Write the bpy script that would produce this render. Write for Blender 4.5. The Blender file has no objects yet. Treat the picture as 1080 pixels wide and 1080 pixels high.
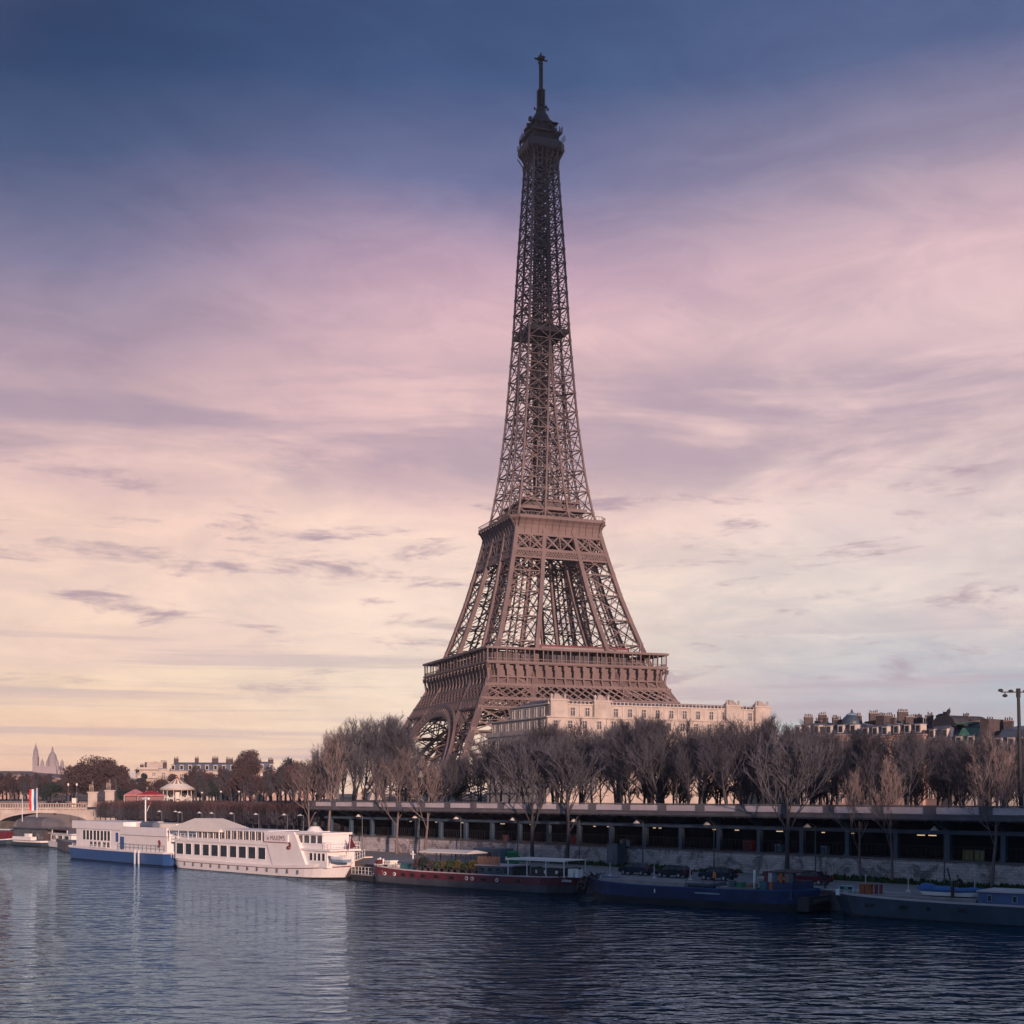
import bpy, math, random
from mathutils import Vector, Matrix
random.seed(7)
C = bpy.context.scene
col = C.collection
R = math.radians

# ------------------------------------------------------------------ camera
HZ, FPX, CH = 837.0, 1400.0, 12.0          # horizon row, focal length in px (1080 frame), camera height over water
cd = bpy.data.cameras.new('camera'); cam = bpy.data.objects.new('camera', cd); col.objects.link(cam)
cam.location = (0, 0, CH); cam.rotation_euler = (R(90), 0, 0)
cd.sensor_width = 36; cd.lens = 36 * FPX / 1080; cd.shift_y = (HZ - 540) / 1080
cd.clip_start = 1; cd.clip_end = 20000
C.camera = cam

# ------------------------------------------------------------------ world + sun
SUN_AZ = Vector((0.30, -0.954)).normalized(); SUN_EL = R(8)
def lin(c):
    o = []
    for x in c:
        x = x / 255.0
        o.append(x / 12.92 if x <= 0.04045 else ((x + 0.055) / 1.055) ** 2.4)
    return (o[0], o[1], o[2], 1)
w = bpy.data.worlds.new('World'); C.world = w; w.use_nodes = True
nt = w.node_tree; nt.nodes.clear()
N = nt.nodes.new; L = nt.links.new
def wm(op, a, b=None, c=None, clamp=False):
    n = N('ShaderNodeMath'); n.operation = op; n.use_clamp = clamp
    for i, x in enumerate((a, b, c)):
        if x is None: continue
        if isinstance(x, (int, float)): n.inputs[i].default_value = x
        else: L(x, n.inputs[i])
    return n.outputs[0]
def wmix(f, a, b, mode='MIX'):
    n = N('ShaderNodeMix'); n.data_type = 'RGBA'; n.blend_type = mode
    for s, x in ((n.inputs[0], f), (n.inputs[6], a), (n.inputs[7], b)):
        if isinstance(x, (int, float, tuple)): s.default_value = x
        else: L(x, s)
    return n.outputs[2]
tc = N('ShaderNodeTexCoord'); sp = N('ShaderNodeSeparateXYZ'); L(tc.outputs['Generated'], sp.inputs[0])
X, Y, Z = sp.outputs
hl = wm('SQRT', wm('ADD', wm('MULTIPLY', X, X), wm('ADD', wm('MULTIPLY', Y, Y), 1e-4)))
hx = wm('DIVIDE', X, hl); el = wm('DIVIDE', Z, hl)
def noise(vec, scale, detail=6, rough=.55, dist=0.0):
    n = N('ShaderNodeTexNoise'); n.inputs['Scale'].default_value = scale; n.inputs['Detail'].default_value = detail
    n.inputs['Roughness'].default_value = rough; n.inputs['Distortion'].default_value = dist; L(vec, n.inputs['Vector']); return n.outputs[0]
def comb(x, y, z=0.0):
    n = N('ShaderNodeCombineXYZ')
    for i, v in enumerate((x, y, z)):
        if isinstance(v, (int, float)): n.inputs[i].default_value = v
        else: L(v, n.inputs[i])
    return n.outputs[0]
def mr(v, a, b, c=0.0, d=1.0):
    n = N('ShaderNodeMapRange'); n.interpolation_type = 'SMOOTHSTEP'
    for i, k in enumerate((a, b, c, d)): n.inputs[i + 1].default_value = k
    L(v, n.inputs[0]); return n.outputs[0]
# cloud layer seen in perspective: rays meet a flat layer
zz = wm('ADD', wm('MAXIMUM', Z, 0.0), 0.10)
lay = comb(wm('DIVIDE', X, zz), wm('DIVIDE', Y, zz), 3.0)
big = noise(lay, 0.75, 5, .5, .4)
fine = noise(lay, 2.6, 8, .62, .6)
warp = wm('ADD', el, wm('MULTIPLY', wm('SUBTRACT', big, .5), wm('MULTIPLY', mr(el, .02, .25), .16)))
warp = wm('ADD', warp, wm('MULTIPLY', wm('SUBTRACT', fine, .5), .05))
t = wm('DIVIDE', warp, .65, clamp=True)
rows = [(837, 837), (790, 790), (720, 720), (640, 640), (560, 560), (480, 480), (400, 400), (300, 300), (200, 200), (100, 100), (0, 0)]
def ramp(cols):
    n = N('ShaderNodeValToRGB'); e = n.color_ramp; e.interpolation = 'LINEAR'
    ys = [837, 790, 720, 640, 560, 480, 400, 300, 200, 100, 0]
    for i, (y, c) in enumerate(zip(ys, cols)):
        p = (HZ - y) / FPX / .65
        el_ = e.elements[0] if i == 0 else (e.elements[1] if i == 1 else e.elements.new(p))
        el_.position = p; el_.color = lin(c)
    L(t, n.inputs[0]); return n.outputs[0]
rl = ramp([(246,200,170), (252,210,180), (255,224,192), (250,218,198), (246,210,192), (222,188,184), (176,152,166), (124,120,150), (66,84,122), (36,60,100), (34,56,94)])
rc = ramp([(252,218,188), (255,228,200), (255,232,208), (252,226,208), (248,216,200), (242,204,196), (228,190,190), (192,160,178), (108,112,150), (60,84,126), (54,76,118)])
rr = ramp([(184,194,196), (176,194,200), (192,196,202), (232,218,210), (230,212,206), (228,202,198), (228,198,198), (216,184,190), (148,138,162), (84,98,138), (68,88,128)])
base = wmix(mr(hx, -.34, -.04), rl, rc)
base = wmix(mr(hx, -.02, .30), base, rr)
# soft mottling of the cloud deck
mott = mr(fine, .30, .70)
fine2 = noise(comb(wm('ADD', wm('MULTIPLY', hx, 9.0), wm('MULTIPLY', el, 3.0)), wm('MULTIPLY', el, 21.0), 5.5), 1.0, 9, .66, .7)
mott = wm('ADD', wm('MULTIPLY', mott, .5), wm('MULTIPLY', mr(fine2, .34, .66), .5))
base = wmix(wm('MULTIPLY', mr(el, .0, .2, .35, 1.0), mott), wmix(1.0, base, (.84, .84, .90, 1), 'MULTIPLY'), wmix(1.0, base, (1.16, 1.13, 1.10, 1), 'MULTIPLY'))
wh = mr(big, .50, .72)
base = wmix(wm('MULTIPLY', wh, .22), base, lin((220, 180, 190)))
# darker mauve bank right of the tower and wide bands at the left
bank = noise(comb(wm('MULTIPLY', hx, 3.2), wm('MULTIPLY', el, 13.0), 1.7), 1.0, 7, .6, .5)
bz = wm('MULTIPLY', wm('MULTIPLY', mr(el, .20, .25), mr(el, .30, .35, 1, 0)), mr(bank, .40, .62))
base = wmix(wm('MULTIPLY', bz, .70), base, lin((164, 144, 164)))
# thin low streaks
st = noise(comb(wm('MULTIPLY', hx, 9.0), wm('MULTIPLY', el, 44.0), 7.9), 1.0, 10, .66, .35)
sz = wm('MULTIPLY', wm('MULTIPLY', mr(el, .05, .10), mr(el, .20, .30, 1, 0)), mr(st, .53, .68))
base = wmix(wm('MULTIPLY', sz, .80), base, lin((170, 144, 160)))
low = noise(comb(wm('MULTIPLY', hx, 2.0), wm('MULTIPLY', el, 75.0), 2.1), 1.0, 5, .6, .3)
base = wmix(wm('MULTIPLY', wm('MULTIPLY', mr(low, .48, .62), mr(el, .10, .14, 1, 0)), .45), base, lin((188, 166, 178)))
# the part of the sky behind and beside the viewer is cooler and darker
base = wmix(mr(Y, .55, -.1), base, lin((88, 116, 152)))
sky = N('ShaderNodeTexSky'); sky.sky_type = 'NISHITA'; sky.sun_disc = False
sky.sun_elevation = SUN_EL; sky.sun_rotation = math.atan2(SUN_AZ.x, SUN_AZ.y)
bg1 = N('ShaderNodeBackground'); L(sky.outputs[0], bg1.inputs[0]); bg1.inputs[1].default_value = 0.006
bg2 = N('ShaderNodeBackground'); L(base, bg2.inputs[0]); bg2.inputs[1].default_value = 1.02
add = N('ShaderNodeAddShader'); L(bg1.outputs[0], add.inputs[0]); L(bg2.outputs[0], add.inputs[1])
out = N('ShaderNodeOutputWorld'); L(add.outputs[0], out.inputs[0])

sd = bpy.data.lights.new('sun', 'SUN'); sun = bpy.data.objects.new('sun', sd); col.objects.link(sun)
sd.energy = 4.9; sd.angle = R(1.0); sd.color = (1.0, .66, .53)
S3 = Vector((SUN_AZ.x * math.cos(SUN_EL), SUN_AZ.y * math.cos(SUN_EL), math.sin(SUN_EL)))
sun.rotation_euler = S3.to_track_quat('Z', 'Y').to_euler()
vs = C.view_settings
C.display_settings.display_device = 'sRGB'
vs.view_transform = 'Standard'; vs.look = 'None'; vs.gamma = 1; vs.use_curve_mapping = False; vs.exposure = 0.0
C.cycles.max_bounces = 6; C.cycles.transparent_max_bounces = 8

# ------------------------------------------------------------------ materials
def mat(name, c, rough=.7, metal=0.0, var=.25, scale=1.0, bump=0.0, c2=None, emis=None, stretch=(1, 1, 1), spec=None):
    m = bpy.data.materials.new(name); m.use_nodes = True; t = m.node_tree; b = t.nodes['Principled BSDF']
    b.inputs['Roughness'].default_value = rough; b.inputs['Metallic'].default_value = metal
    if spec is not None: b.inputs['Specular IOR Level'].default_value = spec
    tcn = t.nodes.new('ShaderNodeTexCoord'); mp = t.nodes.new('ShaderNodeMapping'); mp.inputs['Scale'].default_value = stretch
    t.links.new(tcn.outputs['Object'], mp.inputs[0])
    nz = t.nodes.new('ShaderNodeTexNoise'); nz.inputs['Scale'].default_value = scale; nz.inputs['Detail'].default_value = 6; nz.inputs['Roughness'].default_value = .65
    t.links.new(mp.outputs[0], nz.inputs['Vector'])
    rp = t.nodes.new('ShaderNodeValToRGB'); rp.color_ramp.elements[0].position = .3; rp.color_ramp.elements[1].position = .7
    d = c2 if c2 else tuple(x * (1 - var) for x in c)
    e = c if c2 else tuple(min(1, x * (1 + var)) for x in c)
    rp.color_ramp.elements[0].color = (*d, 1); rp.color_ramp.elements[1].color = (*e, 1)
    t.links.new(nz.outputs[0], rp.inputs[0]); t.links.new(rp.outputs[0], b.inputs['Base Color'])
    if bump:
        bp = t.nodes.new('ShaderNodeBump'); bp.inputs['Strength'].default_value = bump; bp.inputs['Distance'].default_value = .1
        t.links.new(nz.outputs[0], bp.inputs['Height']); t.links.new(bp.outputs[0], b.inputs['Normal'])
    if emis:
        b.inputs['Emission Color'].default_value = (*emis[0], 1); b.inputs['Emission Strength'].default_value = emis[1]
    return m
M = {}
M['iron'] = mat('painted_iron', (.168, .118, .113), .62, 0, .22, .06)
M['iron_shaded'] = mat('painted_iron_shaded', (.024, .024, .034), .6, 0, .2, .2)  # darker copy of the tower iron, with shade put into its colour
M['cabin'] = mat('cabin_paint', (.075, .058, .06), .6, 0, .2, .3)
M['darkglass'] = mat('dark_glass', (.02, .025, .035), .12, 0, .3, .8)
M['midglass'] = mat('curtained_glass', (.085, .085, .095), .25, 0, .5, 1.2)
M['redroof'] = mat('dark_red_paint', (.14, .02, .03), .5)
M['stone'] = mat('limestone', (.46, .40, .355), .85, 0, .24, .25, .3)
M['stone_dark'] = mat('weathered_limestone', (.36, .29, .26), .9, 0, .3, .4, .3)
M['pinkstone'] = mat('pink_stone', (.40, .27, .23), .85, 0, .2, .4)
M['slate'] = mat('zinc_roof', (.10, .12, .17), .5, 0, .25, .5)
M['slate_blue'] = mat('blue_slate_roof', (.045, .07, .10), .5, 0, .3, .5)
M['green_roof'] = mat('green_copper', (.06, .17, .13), .6, 0, .3, .5)
M['chimney'] = mat('chimney_brick', (.075, .060, .062), .9, 0, .3, 1.5)
M['darkroof'] = mat('dark_roof', (.04, .04, .05), .7, 0, .3, .5)
M['frame'] = mat('window_surround', (.50, .44, .40), .8, 0, .1, 1)
M['bark'] = mat('grey_bark', (.060, .058, .070), .95, 0, .35, .8)
M['bark_light'] = mat('pale_bark', (.17, .135, .135), .95, 0, .35, .6)
M['twig'] = mat('twigs', (.098, .098, .122), 1.0, 0, .4, .12)
M['twig_dark'] = mat('twigs_dark', (.062, .062, .082), 1.0, 0, .4, .12)
M['twig_red'] = mat('twigs_reddish', (.085, .052, .058), 1.0, 0, .35, .3)
M['leaf_brown'] = mat('brown_leaves', (.075, .050, .055), .9, 0, .45, .35)
M['leaf_dark'] = mat('evergreen_leaves', (.018, .03, .032), .9, 0, .4, .4)
M['leaf_green'] = mat('garden_leaves', (.045, .075, .03), .9, 0, .5, 2)
M['ground'] = mat('park_ground', (.10, .085, .07), .95, 0, .3, .05)
M['asphalt'] = mat('asphalt', (.075, .075, .085), .9, 0, .25, .3)
M['cobble'] = mat('quay_cobbles', (.23, .225, .235), .9, 0, .35, 1.2, .4)
M['quaystone'] = mat('quay_stone', (.14, .125, .125), .9, 0, .4, .6, .4)
M['grass'] = mat('grass', (.035, .07, .018), .95, 0, .45, .8, .5)
M['concrete'] = mat('concrete', (.125, .12, .135), .9, 0, .25, .5)
M['parapet_pale'] = mat('pale_parapet_stone', (.52, .46, .48), .85, 0, .15, .4)
M['steel_blue'] = mat('blue_painted_steel', (.05, .085, .13), .5, 0, .2, .6)
M['blackwall'] = mat('near_black_wall', (.012, .015, .026), .9, 0, .5, .4)  # mottled near-black blue for the back of the platform
M['boat_white'] = mat('white_boat_paint', (.80, .75, .72), .45, 0, .06, .5)
M['boat_cream'] = mat('cream_canvas', (.80, .72, .62), .8, 0, .06, .8)
M['boat_blue'] = mat('blue_hull_paint', (.03, .09, .25), .4, 0, .15, .6)
M['boat_slateblue'] = mat('faded_blue_paint', (.07, .12, .26), .5, 0, .2, .5)
M['boat_navy'] = mat('navy_hull_paint', (.014, .032, .10), .45, 0, .4, .5)
M['boat_grey'] = mat('slate_hull_paint', (.035, .06, .085), .5, 0, .3, .5)
M['boat_maroon'] = mat('maroon_hull_paint', (.14, .028, .038), .5, 0, .3, .6)
M['boat_bottom'] = mat('hull_bottom', (.02, .022, .028), .6, 0, .4, .6)
M['boat_bottom_grey'] = mat('hull_bottom_grey', (.07, .075, .09), .6, 0, .3, .6)
M['red'] = mat('red_paint', (.42, .03, .04), .5, 0, .15, 1)
M['redcloth'] = mat('red_canvas', (.62, .03, .04), .8, 0, .1, 1)
M['pinkcloth'] = mat('faded_red_canvas', (.50, .20, .20), .8, 0, .15, 1)
M['white'] = mat('white_paint', (.78, .76, .74), .5, 0, .05, 1)
M['deckgrey'] = mat('deck_grey', (.24, .22, .22), .8, 0, .25, .8)
M['teal'] = mat('teal_paint', (.03, .16, .17), .5, 0, .2, 1)
M['container'] = mat('container_blue_grey', (.06, .11, .15), .5, 0, .2, .5)
M['green'] = mat('green_plastic', (.01, .20, .085), .45, 0, .15, 1)
M['wood'] = mat('fence_wood', (.27, .15, .10), .8, 0, .3, 1, stretch=(6, 6, .5))
M['rust'] = mat('rusty_paint', (.36, .10, .03), .8, 0, .4, 1.5)
M['black'] = mat('black_rubber', (.012, .012, .014), .7, 0, .3, 2)
M['car_black'] = mat('black_car_paint', (.008, .012, .02), .18, 0, .2, 1)
M['car_blue'] = mat('dark_blue_car_paint', (.012, .03, .055), .18, 0, .2, 1)
M['car_red'] = mat('dark_red_car_paint', (.10, .01, .02), .2, 0, .2, 1)
M['rim'] = mat('wheel_rim', (.40, .40, .42), .35, .6, .1, 1)
M['pole'] = mat('lamp_pole', (.07, .09, .11), .5, 0, .2, 1)
M['pole_dark'] = mat('dark_pole', (.02, .022, .03), .6, 0, .2, 1)
M['lampglass'] = mat('lamp_globe', (.75, .70, .66), .3, 0, .05, 1)
M['lit'] = mat('lit_lamp', (.9, .7, .4), .5, 0, .02, 1, emis=((1.0, .66, .36), .8))
M['tarp_blue'] = mat('blue_tarpaulin', (.02, .11, .30), .6, 0, .3, 1)
M['skin'] = mat('skin', (.40, .24, .18), .6)
M['cloth_dark'] = mat('dark_clothing', (.015, .017, .025), .9, 0, .3, 4)
M['cloth_blue'] = mat('blue_clothing', (.03, .05, .12), .9, 0, .3, 4)
M['cloth_orange'] = mat('orange_vest', (.80, .25, .05), .8, 0, .1, 4)
M['hair'] = mat('dark_hair', (.02, .014, .01), .8)
M['bronze'] = mat('weathered_statue_stone', (.30, .25, .23), .7, 0, .3, .8)
M['hill'] = mat('distant_hill', (.16, .13, .14), 1, 0, .35, .02)

# quay wall stone: courses with stains
m = mat('quay_wall_stone', (.34, .30, .30), .92, 0, .3, .5, .0); M['quaywall'] = m
t_ = m.node_tree; b_ = t_.nodes['Principled BSDF']
tcn = t_.nodes.new('ShaderNodeTexCoord'); mp = t_.nodes.new('ShaderNodeMapping'); t_.links.new(tcn.outputs['UV'], mp.inputs[0])
br = t_.nodes.new('ShaderNodeTexBrick'); t_.links.new(mp.outputs[0], br.inputs[0])
br.inputs['Scale'].default_value = 1.0; br.inputs['Brick Width'].default_value = .8; br.inputs['Row Height'].default_value = .33; br.inputs['Mortar Size'].default_value = .02
br.inputs['Color1'].default_value = (.60, .55, .56, 1); br.inputs['Color2'].default_value = (.44, .40, .41, 1); br.inputs['Mortar'].default_value = (.26, .24, .25, 1)
n1 = t_.nodes.new('ShaderNodeTexNoise'); n1.inputs['Scale'].default_value = .45; n1.inputs['Detail'].default_value = 9; n1.inputs['Roughness'].default_value = .7; n1.inputs['Distortion'].default_value = .8
t_.links.new(mp.outputs[0], n1.inputs[0])
r1 = t_.nodes.new('ShaderNodeValToRGB'); r1.color_ramp.elements[0].position = .40; r1.color_ramp.elements[1].position = .52
r1.color_ramp.elements[0].color = (.30, .30, .32, 1); r1.color_ramp.elements[1].color = (1, 1, 1, 1); t_.links.new(n1.outputs[0], r1.inputs[0])
mx = t_.nodes.new('ShaderNodeMix'); mx.data_type = 'RGBA'; mx.blend_type = 'MULTIPLY'; mx.inputs[0].default_value = .9
t_.links.new(br.outputs[0], mx.inputs[6]); t_.links.new(r1.outputs[0], mx.inputs[7]); t_.links.new(mx.outputs[2], b_.inputs['Base Color'])

# water
m = bpy.data.materials.new('river_water'); m.use_nodes = True; M['water'] = m
t_ = m.node_tree; b_ = t_.nodes['Principled BSDF']
b_.inputs['Base Color'].default_value = (.006, .050, .080, 1); b_.inputs['Roughness'].default_value = .05; b_.inputs['IOR'].default_value = 1.42; b_.inputs['Specular Tint'].default_value = (.60, .74, 1.0, 1)
tcn = t_.nodes.new('ShaderNodeTexCoord')
def wn(scale, sx, sy, rot, det=5, ro=.6):
    mp = t_.nodes.new('ShaderNodeMapping'); mp.inputs['Scale'].default_value = (sx, sy, 1); mp.inputs['Rotation'].default_value = (0, 0, R(rot))
    t_.links.new(tcn.outputs['Object'], mp.inputs[0])
    n = t_.nodes.new('ShaderNodeTexNoise'); n.inputs['Scale'].default_value = scale; n.inputs['Detail'].default_value = det; n.inputs['Roughness'].default_value = ro; n.inputs['Distortion'].default_value = .3
    t_.links.new(mp.outputs[0], n.inputs[0]); return n.outputs[0]
def mm(op, a, b):
    n = t_.nodes.new('ShaderNodeMath'); n.operation = op
    for i, x in enumerate((a, b)):
        if isinstance(x, (int, float)): n.inputs[i].default_value = x
        else: t_.links.new(x, n.inputs[i])
    return n.outputs[0]
a = wn(.62, .62, 1.25, 12, 3, .42); b2 = wn(.13, 1, 1.6, -20, 4, .5); c3 = wn(.02, 1, 1, 0, 3, .5)
a = mm('ADD', a, mm('MULTIPLY', wn(1.9, .7, 1.2, 8, 2, .45), .12))
h = mm('ADD', mm('MULTIPLY', a, mm('ADD', mm('MULTIPLY', c3, 1.2), .3)), mm('MULTIPLY', b2, 1.1))
bp = t_.nodes.new('ShaderNodeBump'); bp.inputs['Strength'].default_value = 1.0; bp.inputs['Distance'].default_value = .30
t_.links.new(h, bp.inputs['Height'])
t_.nodes.remove(b_); fr = t_.nodes.new('ShaderNodeFresnel'); fr.inputs['IOR'].default_value = 1.70; t_.links.new(bp.outputs[0], fr.inputs['Normal'])
gs = t_.nodes.new('ShaderNodeBsdfGlossy'); gs.inputs['Color'].default_value = (.54, .76, .98, 1); gs.inputs['Roughness'].default_value = .03; t_.links.new(bp.outputs[0], gs.inputs['Normal'])
df = t_.nodes.new('ShaderNodeBsdfDiffuse'); df.inputs['Color'].default_value = (.004, .030, .050, 1)
mxs = t_.nodes.new('ShaderNodeMixShader'); t_.links.new(fr.outputs[0], mxs.inputs[0]); t_.links.new(df.outputs[0], mxs.inputs[1]); t_.links.new(gs.outputs[0], mxs.inputs[2])
ow = [n for n in t_.nodes if n.type == 'OUTPUT_MATERIAL'][0]; t_.links.new(mxs.outputs[0], ow.inputs[0])

# ------------------------------------------------------------------ mesh helpers
class MB:
    def __init__(s): s.v = []; s.f = []; s.m = []; s.mats = []; s.uv = None
    def mi(s, k):
        if k not in s.mats: s.mats.append(k)
        return s.mats.index(k)
    def add(s, vs, fs, k):
        o = len(s.v); i = s.mi(k); s.v.extend(tuple(p) for p in vs)
        for f in fs: s.f.append(tuple(o + j for j in f)); s.m.append(i)
    def box(s, a, b, k):
        x0, y0, z0 = a; x1, y1, z1 = b
        s.add([(x0,y0,z0),(x1,y0,z0),(x1,y1,z0),(x0,y1,z0),(x0,y0,z1),(x1,y0,z1),(x1,y1,z1),(x0,y1,z1)],
              [(0,3,2,1),(4,5,6,7),(0,1,5,4),(1,2,6,5),(2,3,7,6),(3,0,4,7)], k)
    def cbox(s, c, d, k): s.box((c[0]-d[0]/2, c[1]-d[1]/2, c[2]-d[2]/2), (c[0]+d[0]/2, c[1]+d[1]/2, c[2]+d[2]/2), k)
    def hexa(s, bot, top, k):
        n = len(bot)
        s.add(list(bot) + list(top), [tuple(range(n - 1, -1, -1)), tuple(range(n, 2 * n))] + [(i, (i + 1) % n, n + (i + 1) % n, n + i) for i in range(n)], k)
    def bar(s, p, q, w, k, h=None):
        p = Vector(p); q = Vector(q); d = (q - p)
        if d.length < 1e-6: return
        d.normalize(); up = Vector((0, 0, 1)) if abs(d.z) < .9 else Vector((1, 0, 0))
        a = d.cross(up).normalized() * (w / 2); b = a.cross(d).normalized() * ((h or w) / 2)
        vs = [p-a-b, p+a-b, p+a+b, p-a+b, q-a-b, q+a-b, q+a+b, q-a+b]
        s.add(vs, [(0,3,2,1),(4,5,6,7),(0,1,5,4),(1,2,6,5),(2,3,7,6),(3,0,4,7)], k)
    def tube(s, pts, rad, k, n=8, cap=True):
        rings = []; pts = [Vector(p) for p in pts]
        for i, p in enumerate(pts):
            d = (pts[min(i + 1, len(pts) - 1)] - pts[max(i - 1, 0)]).normalized()
            up = Vector((0, 0, 1)) if abs(d.z) < .9 else Vector((1, 0, 0))
            a = d.cross(up).normalized(); b = a.cross(d)
            r = rad[i] if isinstance(rad, (list, tuple)) else rad
            rings.append([p + a * math.cos(6.28318 * j / n) * r + b * math.sin(6.28318 * j / n) * r for j in range(n)])
        vs = [v for r_ in rings for v in r_]; fs = []
        for i in range(len(rings) - 1):
            for j in range(n):
                fs.append((i*n+j, i*n+(j+1)%n, (i+1)*n+(j+1)%n, (i+1)*n+j))
        if cap: fs.append(tuple(range(n - 1, -1, -1))); fs.append(tuple((len(rings)-1)*n + j for j in range(n)))
        s.add(vs, fs, k)
    def lathe(s, prof, k, n=16, c=(0, 0, 0)):     # prof: (r, z)
        vs = []; fs = []
        for r, z in prof:
            for j in range(n): vs.append((c[0] + r*math.cos(6.28318*j/n), c[1] + r*math.sin(6.28318*j/n), c[2] + z))
        for i in range(len(prof) - 1):
            for j in range(n): fs.append((i*n+j, i*n+(j+1)%n, (i+1)*n+(j+1)%n, (i+1)*n+j))
        fs.append(tuple(range(n - 1, -1, -1))); fs.append(tuple((len(prof)-1)*n + j for j in range(n)))
        s.add(vs, fs, k)
    def sphere(s, c, r, k, n=10, sc=(1, 1, 1)):
        vs = []; fs = []; m_ = n // 2 + 1
        for i in range(m_ + 1):
            ph = math.pi * i / m_
            for j in range(n):
                th = 6.28318 * j / n
                vs.append((c[0]+r*sc[0]*math.sin(ph)*math.cos(th), c[1]+r*sc[1]*math.sin(ph)*math.sin(th), c[2]-r*sc[2]*math.cos(ph)))
        for i in range(m_):
            for j in range(n): fs.append((i*n+j, i*n+(j+1)%n, (i+1)*n+(j+1)%n, (i+1)*n+j))
        s.add(vs, fs, k)
    def build(s, name, parent=None, loc=(0, 0, 0), rz=0.0, smooth=False):
        me = bpy.data.meshes.new(name); me.from_pydata([tuple(v) for v in s.v], [], s.f); me.update()
        for k in s.mats: me.materials.append(M[k])
        me.polygons.foreach_set('material_index', s.m)
        if smooth: me.polygons.foreach_set('use_smooth', [True] * len(s.f))
        o = bpy.data.objects.new(name, me); col.objects.link(o); o.location = loc; o.rotation_euler = (0, 0, rz)
        if parent: o.parent = parent
        return o
def tag(o, label=None, cat=None, group=None, kind=None):
    if label: o['label'] = label
    if cat: o['category'] = cat
    if group: o['group'] = group
    if kind: o['kind'] = kind
    return o
def empty(name, loc=(0, 0, 0), rz=0.0, label=None, cat=None, group=None):
    o = bpy.data.objects.new(name, None); col.objects.link(o); o.location = loc; o.rotation_euler = (0, 0, rz); o.empty_display_size = .5
    return tag(o, label, cat, group)
def copy_tree(o, loc=None, rz=None, sc=None, label=None, group=None, parent=None):
    c = o.copy(); col.objects.link(c); c.parent = parent
    for ch in list(KIDS.get(o.name, o.children)): copy_tree(ch, parent=c)
    if loc is not None: c.location = loc
    if rz is not None: c.rotation_euler = (0, 0, rz)
    if sc is not None: c.scale = sc
    if label: c['label'] = label
    if group: c['group'] = group
    return c
KIDS = {}
def pt(px, py, D): return Vector(((px - 540) * D / FPX, D, CH + (HZ - py) * D / FPX))
ORD = ['first', 'second', 'third', 'fourth', 'fifth', 'sixth', 'seventh', 'eighth', 'ninth', 'tenth', 'eleventh', 'twelfth', 'thirteenth', 'fourteenth']

# bank frame: s runs along the quay wall (towards the near right), o goes inland
U = Vector((.647, -.762)); NL = Vector((.762, .647)); W0 = Vector((-32.7, 241.0))
def W(s, o, z=0.0): p = W0 + U * s + NL * o; return Vector((p.x, p.y, z))
def s_at(px, o):                                 # where the line o = const crosses an image column
    k = (px - 540) / FPX; p = W0 + NL * o
    return (k * p.y - p.x) / (U.x - k * U.y)
RZW = math.atan2(U.y, U.x)

# ------------------------------------------------------------------ ground, water
def slab(name, poly, z0, z1, k, kside=None, kind='structure'):
    b = MB(); n = len(poly)
    b.add([(p[0], p[1], z1) for p in poly], [tuple(range(n))], k)
    b.add([(p[0], p[1], z0) for p in poly] + [(p[0], p[1], z1) for p in poly], [(i, (i+1)%n, n+(i+1)%n, n+i) for i in range(n)], kside or k)
    return tag(b.build(name), kind=kind)
b = MB(); b.add([(-3000, -600, 0), (3000, -600, 0), (3000, 9000, 0), (-3000, 9000, 0)], [(0, 1, 2, 3)], 'water')
tag(b.build('river_water'), kind='structure')
up = [W(260, 9), W(-3, 9), W(-3, 24), W(-130, 24), (-118, 396), (-118, 470), (-3500, 520), (-6000, 9500), (6000, 9500), (6000, 60), (1500, -60)]
slab('ground', [(p[0], p[1]) for p in up], -1, 9.3, 'ground', 'quaywall')
lq = [W(260, -5), W(200, -9), W(150, -14), W(125, -17), W(90, -20.5), W(50, -25), W(0, -27), W(-40, -29), W(-70, -22), W(-100, -13), W(-178, 22), W(-178, 40), W(-3, 40), W(-3, 9.0), W(260, 9.0)]
lowq = slab('lower_quay', [(p[0], p[1]) for p in lq], -1, 2.0, 'cobble', 'quaystone')
tr = [W(-4, -2), W(-4, 23.9), W(-129, 23.9), W(-129, 6), W(-60, -2)]
slab('terrace', [(p[0], p[1]) for p in tr], 1.5, 3.6, 'cobble', 'quaystone')
rd = [W(255, 20), W(255, 12), W(-2, 12), W(-2, 20)]
b = MB(); b.add([(p[0], p[1], 9.304) for p in rd], [(3, 2, 1, 0)], 'asphalt'); tag(b.build('road'), kind='structure')
# grass verge at the wall foot (clumpy, one mass)
b = MB()
for (s0, s1) in ((48, 84), (90, 96), (101, 104), (108, 190)):
    s = s0
    while s < s1:
        o_ = random.uniform(-3.2, -.1); p = W(s, o_, 2.0); hgt = random.uniform(.12, .45) * (1 if o_ < -1 else 1.5)
        for j in range(3):
            a_ = random.uniform(0, 6.28); r_ = random.uniform(.15, .35)
            b.add([(p.x + math.cos(a_)*r_, p.y + math.sin(a_)*r_, 2), (p.x - math.cos(a_)*r_, p.y - math.sin(a_)*r_, 2), (p.x + random.uniform(-.2, .2), p.y + random.uniform(-.2, .2), 2 + hgt)], [(0, 1, 2)], 'grass')
        s += .035
    b.add([W(s0, -3.0, 2.006), W(s1, -2.8, 2.006), W(s1, -.02, 2.02), W(s0, -.02, 2.02)], [(0, 1, 2, 3)], 'grass')
tag(b.build('grass'), label='strip of rough grass along the foot of the quay wall', cat='grass', kind='stuff')

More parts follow.
